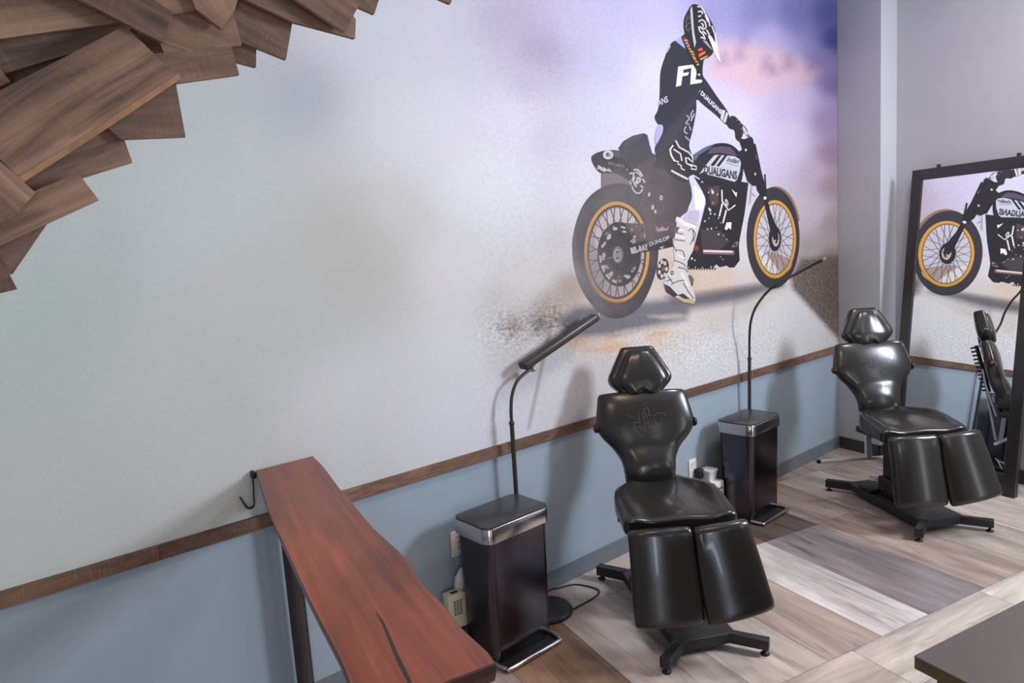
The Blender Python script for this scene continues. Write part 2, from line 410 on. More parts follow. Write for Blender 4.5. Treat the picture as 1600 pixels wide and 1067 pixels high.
def dust_at(P):
    x, y = P[:, 0], P[:, 1]
    d = .78*np.exp(-((x-898)/30)**2-((y-405)/85)**2)+.45*np.exp(-((x-935)/55)**2-((y-470)/40)**2)
    d += .42*np.exp(-((x-985)/60)**2-((y-275)/45)**2)+.18*np.exp(-((x-960)/90)**2-((y-380)/110)**2)+.25*np.exp(-((x-1020)/35)**2-((y-330)/45)**2)
    return np.clip(d, 0, .85)
class Print:
    """flat ink shapes drawn in photograph pixels and laid onto the wall plane, later shapes a hair above earlier ones"""
    def __init__(self, base=0): self.v, self.f, self.c, self.px, self.k, self.base = [], [], [], [], 0, base; self.o = (0, 0, 1)
    def crop(self, ox, oy, s): self.o = (ox, oy, s); return self
    def T(self, p): return (self.o[0]+p[0]*self.o[2], self.o[1]+p[1]*self.o[2])
    def raw(self, pts, faces, col):
        i0 = len(self.v); yy = MY-.0006-(self.base+self.k)*6e-6; self.k += 1
        for p in pts: self.v.append(at_wall(p[0], p[1], yy)); self.px.append(p[:2])
        for f in faces: self.f.append([i+i0 for i in f]); self.c.append(lin(col)*.9)
    def poly(self, pts, col, smooth=0):
        q = [self.T(p) for p in pts]
        if smooth: q = spline(q, smooth, True)
        self.raw(q, [list(range(len(q)))], col)
    def stroke(self, pts, wd, col, smooth=0, taper=False):
        q = [np.array(self.T(p)) for p in pts]; wd = wd*self.o[2]
        if smooth: q = spline(q, smooth)
        L, R = [], []
        for i, p in enumerate(q):
            t = q[min(i+1, len(q)-1)]-q[max(i-1, 0)]; t = t/(np.linalg.norm(t)+1e-9); n = np.array([-t[1], t[0]])
            h = wd/2*(1-.8*i/(len(q)-1) if taper else 1)
            L.append(p+n*h); R.append(p-n*h)
        n = len(q); self.raw(L+R, [[i, i+1, n+i+1, n+i] for i in range(n-1)], col)
    def ring(self, cx, cy, a, b, a2, b2, col, rot=0., n=64, t0=0., t1=1., c2=None):
        c2 = c2 or (cx, cy)
        def pt(c, a, b, t):
            t = 2*math.pi*t; x, y = a*math.cos(t), b*math.sin(t)
            return self.T((c[0]+x*math.cos(rot)-y*math.sin(rot), c[1]+x*math.sin(rot)+y*math.cos(rot)))
        ts = [t0+(t1-t0)*k/n for k in range(n+1)]
        self.raw([pt((cx, cy), a, b, t) for t in ts]+[pt(c2, a2, b2, t) for t in ts], [[i, i+1, n+2+i, n+1+i] for i in range(n)], col)
    def disc(self, cx, cy, a, b, col, rot=0., n=40):
        self.poly([(cx+a*math.cos(t)*math.cos(rot)-b*math.sin(t)*math.sin(rot), cy+a*math.cos(t)*math.sin(rot)+b*math.sin(t)*math.cos(rot)) for t in [2*math.pi*k/n for k in range(n)]], col)
    def spokes(self, cx, cy, a, b, ha, hb, n, wd, col, twist=.5, jit=.0):
        for k in range(n):
            t = 2*math.pi*(k+random.uniform(-jit, jit))/n; u = t+(twist if k % 2 else -twist)
            self.stroke([(cx+ha*math.cos(u), cy+hb*math.sin(u)), (cx+a*math.cos(t), cy+b*math.sin(t))], wd, col)
    def text(self, s, org, size, ang, col, sx=1., shear=0., bold=.0, vx=None, vy=None):
        """lettering: vx, vy are the baseline and up vectors per unit in crop pixels"""
        cu = bpy.data.curves.new('lettering', 'FONT'); cu.body = s; cu.size = 1; cu.offset = bold; cu.resolution_u = 3; cu.shear = shear
        ob = bpy.data.objects.new('lettering', cu); COL.objects.link(ob)
        dg = bpy.context.evaluated_depsgraph_get(); me = ob.evaluated_get(dg).to_mesh()
        V = [tuple(v.co) for v in me.vertices]; F = [list(p.vertices) for p in me.polygons]
        ob.evaluated_get(dg).to_mesh_clear(); bpy.data.objects.remove(ob); bpy.data.curves.remove(cu)
        a = math.radians(ang)
        vx = vx or (math.cos(a)*size*sx, math.sin(a)*size*sx); vy = vy or (math.sin(a)*size, -math.cos(a)*size)
        self.raw([self.T((org[0]+vx[0]*x+vy[0]*y, org[1]+vx[1]*x+vy[1]*y)) for x, y, z in V], F, col)
    def build(self, name, dust=True, label=None):
        me = bpy.data.meshes.new(name)
        vv = np.array(self.v)-np.array([-3.6, 0, .9])
        me.from_pydata([tuple(map(float, p)) for p in vv], [], self.f); me.update()
        px = np.array(self.px)
        d = dust_at(px) if dust else np.zeros(len(px))
        at = me.attributes.new('ink', 'FLOAT_COLOR', 'CORNER')
        buf = np.concatenate([np.tile([*c, 1.], (len(f), 1)) for f, c in zip(self.f, self.c)]); at.data.foreach_set('color', buf.ravel())
        a2 = me.attributes.new('dust', 'FLOAT', 'POINT'); a2.data.foreach_set('value', d)
        a3 = me.attributes.new('dust_ink', 'FLOAT_COLOR', 'POINT'); a3.data.foreach_set('color', np.tile([*DUST, 1.], (len(px), 1)).ravel())
        a4 = me.attributes.new('grit', 'FLOAT', 'POINT'); a4.data.foreach_set('value', np.zeros(len(px)))
        o = link(name, me, M_INK, MURAL)
        if label: o['label'] = label
        return o
# ---- backdrop: smoke, hill, sand and tarmac printed on the sheet
BG = [  # photograph pixel, colour, reach in pixels
    (-80, 700, (172, 178, 174), 150), (60, 480, (170, 180, 178), 150), (60, 800, (178, 181, 177), 150), (300, 300, (186, 194, 198), 150), (300, 600, (184, 188, 186), 150), (470, 150, (172, 177, 188), 70),
    (-80, 300, (168, 176, 178), 200), (200, -150, (180, 186, 194), 200), (560, 400, (184, 182, 178), 130), (540, 640, (204, 203, 206), 120), (420, 480, (186, 188, 186), 120),
    (660, 200, (206, 208, 215), 110), (740, 280, (212, 210, 217), 90), (640, 60, (200, 202, 212), 100), (560, 20, (196, 200, 210), 90), (780, 180, (208, 202, 216), 80),
    (700, 420, (205, 201, 203), 80), (700, 560, (204, 202, 206), 80), (700, 650, (206, 204, 210), 70), (620, 330, (196, 193, 192), 70),
    (800, 30, (178, 166, 188), 60), (850, 80, (166, 154, 178), 60), (820, 130, (186, 176, 196), 50), (900, 40, (186, 176, 205), 60), (960, 100, (180, 176, 200), 60), (950, 180, (192, 188, 204), 60), (860, 220, (192, 186, 198), 50),
    (1000, 20, (176, 170, 206), 50), (1010, 120, (192, 190, 214), 50), (1120, 20, (140, 135, 180), 40), (1180, 20, (120, 116, 162), 40), (1240, 20, (104, 101, 152), 35), (1290, 20, (78, 80, 134), 28), (1302, 60, (62, 64, 118), 22),
    (1200, 60, (160, 148, 184), 30), (1280, 100, (120, 104, 150), 25), (1300, 130, (110, 96, 140), 20), (1160, 130, (186, 172, 198), 40), (1230, 160, (178, 160, 188), 40), (1290, 190, (146, 124, 158), 28),
    (1140, 190, (192, 182, 204), 40), (1230, 220, (186, 172, 194), 40), (1296, 240, (140, 118, 140), 24), (1270, 270, (172, 152, 168), 28), (1296, 290, (150, 128, 134), 22), (1120, 210, (184, 178, 196), 36),
    (1270, 330, (176, 160, 168), 26), (1298, 350, (150, 132, 134), 22), (1262, 390, (150, 138, 134), 22), (1295, 410, (122, 106, 98), 20),
    (890, 300, (200, 194, 202), 50), (880, 380, (186, 180, 184), 40), (890, 450, (160, 142, 130), 28), (860, 480, (160, 144, 134), 34), (820, 430, (196, 190, 190), 50), (800, 510, (150, 138, 134), 26), (845, 505, (122, 108, 104), 22),
    (780, 470, (188, 182, 182), 40), (790, 560, (190, 184, 186), 40), (850, 560, (196, 188, 190), 36), (900, 560, (196, 186, 184), 36), (960, 530, (200, 178, 162), 24), (900, 534, (194, 160, 128), 20), (1030, 528, (196, 178, 164), 22), (880, 610, (200, 194, 198), 50), (760, 640, (204, 202, 210), 60),
    (1060, 430, (190, 164, 144), 30), (1120, 440, (194, 172, 156), 30), (1180, 430, (192, 178, 172), 26), (1170, 400, (194, 184, 184), 24), (1060, 520, (198, 186, 178), 30), (1120, 500, (190, 178, 170), 26), (1180, 480, (184, 172, 164), 24),
    (1100, 570, (200, 196, 200), 50), (1200, 520, (194, 190, 190), 40), (1000, 590, (202, 196, 198), 50), (1250, 520, (196, 190, 188), 30), (1150, 350, (192, 182, 190), 30), (1290, 560, (192, 184, 180), 30), (1200, 600, (198, 194, 198), 60),
    (1310, -60, (120, 190, 226), 30), (1000, -120, (160, 154, 200), 120), (700, -120, (190, 184, 205), 140), (1200, -100, (116, 114, 170), 60), (1304, 460, (96, 82, 74), 20)]
def backdrop():
    x0, x1, z0, z1 = XL+.0, -.003, .8955, HC-.004
    xs = np.concatenate([np.linspace(x0, -4.6, 90), np.linspace(-4.6, x1, 420)[1:]]); zs = np.concatenate([np.linspace(z0, 3.4, 220), np.linspace(3.4, z1, 30)[1:]])
    nx, nz = len(xs), len(zs)
    X, Z = np.meshgrid(xs, zs); P = np.stack([X, np.full_like(X, MY), Z], -1).reshape(-1, 3)
    d = P-CAM; z = d@CF; z = np.maximum(z, .15)
    px = np.stack([800+FOC*(d@CR)/z, 533.5-FOC*(d@CU)/z], -1)
    px = np.clip(px, [-600, -500], [1400, 1200])
    c = np.array([lin(k[2]) for k in BG]); p = np.array([k[:2] for k in BG], float); rch = np.array([k[3] for k in BG], float)
    D2 = ((px[:, None, :]-p[None])**2).sum(-1)
    W = 1/(D2/rch**2+.22)**1.8
    W /= W.sum(1, keepdims=True); colr = W@c
    lf = np.clip((520-px[:, 0])/520, 0, 1)[:, None]; colr = np.minimum(colr*(1+.22*lf), .8)  # left of the print painted lighter to make up for weaker light there
    def mask(poly, soft):
        poly = np.array(poly, float); x, y = px[:, 0], px[:, 1]; ins = np.zeros(len(px), bool); dist = np.full(len(px), 1e9)
        for i in range(len(poly)):
            a, b_ = poly[i], poly[(i+1) % len(poly)]
            cnd = ((a[1] > y) != (b_[1] > y)) & (x < (b_[0]-a[0])*(y-a[1])/(b_[1]-a[1]+1e-9)+a[0]); ins ^= cnd
            t = np.clip(((px-a)@(b_-a))/((b_-a)@(b_-a)), 0, 1); dist = np.minimum(dist, np.linalg.norm(px-(a+t[:, None]*(b_-a)), axis=1))
        sd = np.where(ins, dist, -dist); return np.clip(sd/soft*.5+.5, 0, 1)
    def lay(poly, col, soft, k=1.):
        nonlocal colr
        mm = (mask(poly, soft)*k)[:, None]; colr = colr*(1-mm)+lin(col)*mm; return mm[:, 0]
    grit = np.full(len(px), .10)
    lay([(1100, 62), (1130, 63), (1180, 68), (1230, 82), (1262, 100), (1278, 112), (1262, 128), (1180, 150), (1110, 120)], (194, 158, 168), 11, .75)
    for x, y, a in ((1162, 60, 7), (1156, 84, 8), (1198, 100, 9), (1232, 96, 11), (1208, 110, 6), (1130, 92, 7), (1268, 100, 9), (1290, 116, 12)):
        lay([(x-a, y+a*1.3), (x-a*.6, y-a), (x+a*.5, y-a*1.2), (x+a, y+a*1.1)], (128, 110, 144), 8, .6)
    g = lay([(1252, 404), (1306, 400), (1420, 380), (1420, 640), (1306, 528), (1272, 490), (1238, 452), (1235, 430)], (92, 78, 70), 5, .92); grit = np.maximum(grit, .85*g)
    g = lay([(1238, 452), (1272, 490), (1306, 528), (1312, 560), (1100, 640), (1000, 640), (1120, 520)], (200, 195, 196), 4, .55); grit = np.maximum(grit, .22*g)
    # shadow the printed motorcycle throws on the printed ground
    lay([(868, 500), (900, 480), (1010, 470), (1090, 462), (1190, 444), (1225, 446), (1160, 470), (1080, 484), (1072, 500), (1010, 512), (960, 524), (905, 527), (880, 518)], (92, 90, 100), 7, .88)
    lay([(1040, 462), (1180, 444), (1220, 447), (1120, 468), (1050, 476)], (88, 80, 86), 5, .6)
    lay([(1012, 494), (1060, 490), (1078, 494), (1040, 499)], (190, 176, 168), 3, .7)
    lay([(960, 519), (990, 513), (1004, 515), (966, 524)], (186, 162, 150), 3, .6)
    lay([(1008, 524), (1045, 514), (1040, 520), (1012, 528)], (196, 140, 104), 4, .7)
    lay([(905, 545), (985, 537), (965, 548), (915, 550)], (206, 156, 112), 5, .65)
    lay([(900, 534), (960, 528), (950, 534), (910, 538)], (202, 150, 106), 4, .55)
    lay([(864, 480), (869, 480), (852, 560), (828, 670), (824, 670), (846, 560)], (128, 92, 88), 2.5, .55)
    grit += .75*np.exp(-((px[:, 0]-800)/45)**2-((px[:, 1]-515)/26)**2)+.8*np.exp(-((px[:, 0]-862)/28)**2-((px[:, 1]-500)/28)**2)
    grit += .30*np.exp(-((px[:, 0]-1080)/160)**2-((px[:, 1]-545)/40)**2)
    grit[px[:, 0] < 740] *= .35
    f = [[j*nx+i, j*nx+i+1, (j+1)*nx+i+1, (j+1)*nx+i] for j in range(nz-1) for i in range(nx-1)]
    me = bpy.data.meshes.new('backdrop'); me.from_pydata([tuple(q) for q in (P-np.array([-3.6, 0, .9])).tolist()], [], f); me.update()
    n = len(px)
    a = me.attributes.new('ink', 'FLOAT_COLOR', 'POINT'); a.data.foreach_set('color', np.concatenate([colr, np.ones((n, 1))], 1).ravel())
    a = me.attributes.new('dust', 'FLOAT', 'POINT')
    sm = .35*np.exp(-((px[:, 0]-760)/160)**2-((px[:, 1]-60)/110)**2)+.10
    sm *= (px[:, 0] < 1150); a.data.foreach_set('value', np.clip(sm, 0, .5))
    a = me.attributes.new('dust_ink', 'FLOAT_COLOR', 'POINT'); a.data.foreach_set('color', np.concatenate([colr*np.array([.80, .79, .84]), np.ones((n, 1))], 1).ravel())
    a = me.attributes.new('grit', 'FLOAT', 'POINT'); a.data.foreach_set('value', np.clip(grit, 0, 1.1))
    link('backdrop', me, M_INK, MURAL)
backdrop()
K1, K2, K3 = (44, 40, 45), (58, 54, 60), (74, 68, 74)          # printed blacks
GOLD, GOLD2 = (206, 146, 66), (170, 116, 58)
PALE = (206, 194, 198)
# ---- motorcycle
B = Print(0).crop(880, 230, .2718)
GREY = (150, 136, 140)
B.poly([(217, 140), (310, 140), (400, 200), (430, 270), (217, 260)], (118, 106, 110))
# rear wheel
B.poly(spline([(52, 600), (62, 480), (110, 340), (190, 250), (300, 207), (400, 225), (490, 300), (535, 430), (548, 560), (540, 680), (505, 800), (450, 905), (380, 965), (290, 985), (205, 945), (130, 860), (75, 740)], 5, True), K2)
B.disc(310, 600, 168, 268, (176, 160, 162), 0, 56)
B.disc(322, 540, 140, 190, (196, 180, 184), 0, 40)
B.spokes(312, 602, 168, 268, 100, 150, 38, 5.5, (66, 56, 58), .18, .12)
B.ring(308, 603, 188, 291, 170, 271, GOLD, 0, 72)
B.ring(308, 603, 170, 271, 158, 256, (66, 58, 58), 0, 72)
B.ring(306, 603, 189, 292, 180, 282, GOLD2, 0, 40, .22, .42)
B.disc(322, 615, 126, 186, K1)
for k in range(13):
    t = 2*math.pi*(k+.3)/13
    if -.9 < ((t+math.pi) % (2*math.pi))-math.pi < .25: continue
    for j in range(3):
        tt = t+random.uniform(-.09, .09); rr = random.uniform(.68, .86)
        B.disc(322+126*rr*math.cos(tt), 612+186*rr*math.sin(tt), random.uniform(5, 10), random.uniform(8, 17), random.choice([(176, 160, 158), (150, 136, 138), (190, 174, 172), (112, 92, 90)]), t, 8)
for k in (3, 4, 5, 6):
    t = math.pi*(.18+.12*k)
    B.ring(322, 612, 116, 172, 104, 156, (186, 170, 168), 0, 4, t/(2*math.pi), t/(2*math.pi)+.04)
B.disc(330, 600, 78, 112, K1)
B.ring(315, 618, 30, 48, 22, 38, (122, 122, 120), 0, 24); B.ring(313, 620, 20, 36, 13, 27, (168, 166, 156), 0, 20); B.disc(313, 620, 10, 16, (140, 136, 128))
B.stroke([(255, 640), (285, 632)], 5, (132, 124, 122))
# chain run and sprocket behind the boot
B.poly([(355, 435), (470, 440), (480, 560), (420, 560)], (92, 80, 80))
for k in range(16): B.disc(random.uniform(375, 475), random.uniform(440, 540), random.uniform(3, 7), random.uniform(4, 10), random.choice([(180, 166, 160), (130, 108, 104), K1, (150, 110, 90)]), 0, 7)
B.disc(405, 540, 11, 17, (150, 140, 132))
B.disc(572, 700, 34, 62, (56, 50, 54), .2)
for k in range(7):
    t = 2*math.pi*k/7; B.disc(572+21*math.cos(t), 700+42*math.sin(t), 9, 13, (196, 180, 176), 0, 10)
B.disc(574, 700, 9, 14, (118, 88, 86), 0, 10)
# tail cowl, seat hump, body
B.poly(spline([(162, 62), (190, 34), (250, 18), (320, 20), (400, 55), (470, 120), (500, 190), (490, 260), (430, 270), (400, 240), (370, 190), (300, 150), (222, 150), (185, 120)], 4, True), K1)
B.poly([(250, 22), (320, 20), (350, 30), (380, 60), (330, 62), (280, 48)], (84, 70, 84))
B.crop(880, 0, .2718)
B.poly([(318, 850), (345, 812), (400, 780), (462, 765), (484, 775), (497, 830), (512, 880), (548, 897), (640, 930), (640, 1100), (500, 1100), (420, 990), (360, 930), (330, 900)], (62, 60, 66))
B.poly([(330, 840), (400, 785), (462, 766), (440, 800), (380, 830)], (72, 72, 82))
B.crop(880, 230, .2718)
B.poly(spline([(420, 120), (520, 60), (620, 70), (700, 120), (740, 220), (735, 340), (660, 420), (640, 520), (520, 560), (470, 440), (440, 330), (450, 240)], 4, True), (74, 64, 68))
B.poly([(385, 560), (480, 530), (630, 512), (632, 572), (540, 592), (395, 616)], K1)
B.poly([(470, 440), (640, 430), (640, 520), (480, 550)], (84, 70, 74))
B.poly([(530, 450), (550, 470), (570, 455), (590, 470), (608, 450), (600, 478), (540, 486)], (166, 136, 132))
B.poly([(552, 575), (580, 568), (570, 586)], (176, 160, 160))
for x, y, a, b_ in ((495, 270, 6, 11), (563, 290, 10, 15), (515, 345, 8, 16), (530, 370, 7, 12)): B.disc(x, y, a, b_, (196, 186, 184), 0, 12)
B.disc(563, 290, 4, 6, K2, 0, 8)
B.text('BEL-RAY', (392, 612), 46, -14, (186, 178, 180), .58, 0, .05)
B.text('DUNLOP', (497, 570), 30, -20, (190, 182, 184), 1.02, .0, .02)
# engine block
B.poly([(690, 180), (800, 100), (980, 190), (1065, 205), (1050, 330), (1040, 400), (1020, 500), (1010, 560), (1015, 650), (985, 690), (955, 692), (940, 680), (900, 690), (880, 672), (860, 696), (700, 698), (715, 640), (745, 600), (790, 440), (820, 320), (770, 220)], K1)
for i in range(12): B.poly([(702+i*15, 694), (708+i*15, 708), (715+i*15, 694)], K1)
B.poly([(830, 230), (900, 220), (890, 330), (850, 340)], (78, 62, 62))
B.poly([(790, 470), (900, 480), (960, 540), (900, 590), (800, 590)], (70, 60, 64))
B.stroke([(805, 600), (985, 606)], 26, (120, 88, 84)); B.stroke([(805, 596), (975, 601)], 11, (214, 204, 204)); B.stroke([(808, 609), (960, 613)], 5, (150, 110, 100))
LT = (214, 206, 204)
for q, wd in (([(912, 245), (914, 310), (952, 362), (990, 332)], 8), ([(915, 322), (897, 398)], 9), ([(938, 360), (918, 436)], 9)): B.stroke(q, wd, LT)
B.disc(940, 318, 9, 22, (196, 178, 166), -.25, 14); B.disc(941, 320, 4, 10, (120, 100, 96), -.25, 10)
B.poly([(968, 240), (992, 262), (1000, 258), (996, 288), (984, 270)], LT)
B.poly([(940, 432), (968, 432), (964, 475), (952, 462), (938, 478), (928, 468)], (224, 216, 214))
for x, y, a in ((800, 195, 9), (855, 248, 8), (860, 260, 10), (836, 260, 6), (886, 272, 6), (862, 320, 6), (845, 362, 9), (838, 352, 6), (847, 382, 6), (872, 385, 6), (893, 408, 6), (838, 408, 5), (815, 425, 6), (830, 470, 6), (852, 468, 7), (880, 462, 5), (905, 436, 4), (893, 500, 6), (922, 506, 5), (940, 530, 5), (990, 560, 6), (1000, 548, 6), (975, 570, 6), (905, 630, 5), (918, 645, 5), (740, 640, 8), (757, 650, 6), (720, 690, 5), (760, 690, 5), (800, 692, 4), (850, 688, 5)):
    B.disc(x, y, a*.75, a, random.choice([(196, 188, 188), (170, 160, 160), (150, 140, 142), (206, 198, 196)]), .2, 9)
B.disc(767, 580, 13, 18, (136, 52, 54), 0, 12); B.disc(990, 560, 11, 15, (140, 96, 84), 0, 12); B.disc(988, 560, 6, 9, K1, 0, 8)
B.poly([(865, 192), (890, 196), (900, 210), (880, 206)], (190, 150, 130))
# front wheel
B.ring(1222, 512, 146, 288, 130, 270, (140, 110, 92), 0, 60, .60, .95)
B.disc(1207, 522, 152, 291, K2, 0, 64)
B.disc(1217, 528, 112, 212, (190, 182, 190), 0, 56)
B.poly([(1112, 575), (1180, 640), (1245, 728), (1200, 738), (1150, 700), (1120, 640)], (206, 196, 194), 3)
B.poly([(1170, 600), (1300, 640), (1310, 690), (1260, 725), (1200, 655)], (164, 138, 132), 3)
B.spokes(1217, 528, 112, 212, 28, 52, 34, 3.6, (104, 88, 88), .7, .15)
B.ring(1217, 528, 122, 224, 108, 206, GOLD, 0, 72)
B.ring(1217, 528, 108, 206, 104, 199, (110, 80, 52), 0, 60)
B.ring(1217, 530, 121, 224, 112, 212, (190, 140, 52), 0, 30, .1, .4)
B.disc(1217, 526, 36, 72, K1, 0, 30); B.disc(1222, 526, 21, 45, (184, 160, 146), 0, 24); B.poly([(1200, 470), (1226, 470), (1236, 530), (1225, 560), (1214, 530)], K1); B.disc(1220, 530, 6, 10, (190, 186, 186), 0, 10)
# fork, head and bars
B.poly([(1060, -15), (1106, -20), (1142, 150), (1164, 225), (1172, 290), (1192, 370), (1232, 470), (1238, 530), (1212, 535), (1190, 480), (1150, 300), (1116, 250), (1100, 190), (1060, 200), (1030, 100), (1020, 20)], K1)
for i in range(10): B.disc(1160+.6*i, 160+11*i, 6, 6, K1, 0, 6)
B.disc(1160, 292, 9, 10, (206, 206, 222), 0, 10)
B.poly([(1080, 205), (1108, 198), (1092, 250), (1078, 330), (1066, 330)], (186, 180, 188)); B.stroke([(1084, 210), (1074, 320)], 3, (70, 70, 74))
B.stroke([(1082, 262), (1102, 282)], 3, (80, 76, 80))
B.poly([(1080, 20), (1094, 16), (1112, 72), (1100, 80)], (206, 164, 146)); B.poly([(1100, 86), (1114, 80), (1128, 132), (1116, 142)], (212, 174, 152))
B.poly([(1094, 16), (1100, 20), (1118, 70), (1112, 72)], (120, 100, 110))
B.crop(880, 0, .2718)
B.poly([(1000, 790), (1040, 800), (1082, 785), (1092, 800), (1108, 900), (1140, 1000), (1150, 1060), (1090, 1070), (1060, 1040), (1040, 950), (1012, 870), (1030, 860), (1016, 820)], K1)
B.stroke([(1028, 714), (1052, 740), (1072, 790), (1076, 812)], 4, (62, 58, 64), 4); B.stroke([(1030, 752), (1060, 780), (1080, 806)], 4, (62, 58, 64), 4)
B.poly([(1046, 742), (1062, 760), (1066, 778), (1040, 768)], (190, 176, 186)); B.disc(1050, 862, 6, 8, (196, 190, 186), 0, 8); B.disc(1104, 1000, 6, 9, (180, 160, 150), 0, 8)
# tank
B.poly(spline([(740, 905), (775, 872), (835, 838), (905, 822), (960, 830), (1000, 858), (1030, 905), (1035, 980), (1010, 1060), (900, 1060), (770, 1030), (745, 960)], 4, True), K1)
B.poly([(742, 905), (775, 872), (835, 838), (870, 828), (830, 860), (780, 890), (760, 925)], (86, 96, 122))
B.poly([(850, 850), (920, 840), (965, 848), (1000, 895), (900, 878), (830, 885)], (86, 74, 92))
B.poly([(782, 1002), (815, 955), (868, 893), (890, 890), (985, 898), (1014, 915), (1022, 935), (1016, 985), (998, 1035), (985, 1046), (905, 1022), (832, 1004), (812, 985)], (184, 182, 192))
B.poly([(846, 950), (893, 892), (912, 892), (866, 955)], K1); B.poly([(880, 954), (928, 892), (944, 894), (896, 958)], K1)
B.text('DUALIGANS', (808, 994), 60, 8, (62, 60, 70), .52, 0, .05, vx=(34.5, 6.6), vy=(3, -62))
B.text('Indian', (936, 926), 30, 12, (60, 60, 76), 1.0, .5, .03, vx=(29, 6), vy=(9, -36))
B.stroke([(938, 936), (1006, 956)], 3, (96, 96, 110))
# cowl graphics
B.ring(258, 890, 30, 26, 20, 16, (206, 200, 202), .0, 28); B.disc(258, 890, 20, 16, (180, 174, 178), 0, 20); B.disc(256, 886, 8, 8, K2, 0, 12); B.stroke([(244, 898), (262, 894), (274, 898)], 4, K2)
B.text('EXT UNIT R', (258, 944), 21, 13, (150, 146, 152), .86, 0, .01)
B.poly([(196, 948), (214, 955), (232, 975), (226, 958), (262, 978), (258, 962), (282, 990), (244, 980), (240, 990), (216, 978), (206, 968)], (206, 200, 204)); B.disc(200, 968, 7, 9, (190, 150, 120), .5, 10)
B.crop(915, 215, .08907)
W2 = (206, 200, 202)
for q in ([(840, 570), (900, 560), (960, 610), (1000, 680)], [(880, 600), (940, 640), (970, 690)], [(770, 640), (820, 620), (840, 680), (810, 760)], [(770, 760), (790, 800), (800, 830)], [(810, 850), (840, 920), (900, 975), (960, 960), (1000, 900)], [(1000, 720), (1040, 790)], [(960, 840), (1010, 880)], [(900, 700), (960, 720), (940, 780), (900, 740)], [(840, 760), (870, 840), (900, 860)], [(870, 690), (840, 740), (850, 800)]): B.stroke(q, 26, W2, 4)
B.poly([(830, 610), (870, 600), (860, 660), (835, 660)], (196, 164, 150)); B.disc(915, 760, 34, 70, W2, .5, 14); B.disc(930, 750, 12, 26, K2, .5, 8); B.poly([(1100, 970), (1130, 970), (1115, 1035), (1095, 1030)], W2); B.disc(725, 562, 22, 16, (140, 130, 140), 0, 8)
B.build('printed_motorcycle')
# ---- rider
Rr = Print(B.k+2).crop(880, 0, .2718)
BLK = (48, 48, 58)
Rr.poly([(635, 236), (690, 212), (700, 262)], (170, 172, 214))
Rr.poly([(552, 710), (578, 725), (580, 760), (560, 800), (532, 832), (526, 790), (535, 745)], (166, 164, 204))
Rr.poly(spline([(630, 240), (665, 238), (700, 265), (735, 320), (770, 372), (800, 350), (800, 425), (835, 480), (885, 555), (948, 645), (952, 690), (940, 718), (880, 662), (810, 605), (768, 572), (765, 640), (742, 760), (724, 835), (745, 900), (768, 975), (742, 1040), (680, 1040), (610, 1000), (540, 900), (528, 850), (548, 812), (572, 760), (572, 720), (545, 712), (527, 672), (548, 625), (556, 540), (560, 420), (580, 345), (605, 280)], 3, True), BLK)
Rr.poly([(800, 360), (802, 425), (770, 420), (740, 380)], K1)
# glove
Rr.poly(spline([(942, 690), (958, 668), (985, 668), (1010, 690), (1030, 720), (1034, 770), (1020, 805), (1030, 830), (1012, 815), (992, 795), (985, 750), (960, 740), (945, 722)], 3, True), (52, 46, 52))
for x, y in ((962, 672), (1000, 690), (1015, 712), (1026, 740)): Rr.disc(x, y, 5, 5, (110, 100, 108), 0, 8)
# lettering on jersey
Rr.crop(1000, 60, .1311)
WH = (208, 206, 216)
Rr.poly([(455, 335), (628, 312), (640, 322), (612, 352), (520, 374), (514, 412), (588, 402), (568, 440), (505, 452), (490, 562), (428, 577)], WH)
Rr.poly([(612, 352), (634, 318), (668, 372), (674, 420), (660, 490), (735, 492), (745, 516), (722, 530), (598, 549)], WH)
Rr.poly([(684, 428), (712, 420), (722, 432), (704, 446)], WH)
Rr.text('ANS', (222, 805), 105, -20, (190, 188, 200), .68, 0, .02, vx=(62, -27), vy=(-22, -100))
Rr.poly([(352, 92), (370, 84), (330, 160), (306, 186)], (180, 182, 200))
Rr.crop(1060, 100, .1312)
Rr.text('DUALIGANS', (262, 360), 78, 47, (196, 196, 206), .55, 0, .04, vx=(44, 43.5), vy=(26, -62))
Rr.text('x', (232, 325), 80, 47, (120, 124, 150), .7, 0, .0)
Rr.poly([(520, 545), (560, 552), (530, 682), (500, 650)], (190, 186, 190)); Rr.poly([(570, 572), (596, 585), (560, 702), (534, 690)], (190, 186, 190))
# hip scribble
for q in ([(180, 550), (150, 600), (160, 640)], [(100, 610), (130, 650), (90, 700), (130, 720)], [(90, 740), (70, 800), (110, 830)], [(130, 740), (150, 790)], [(80, 860), (130, 910)], [(190, 590), (150, 680)]): Rr.stroke(q, 17, (150, 150, 168), 4)
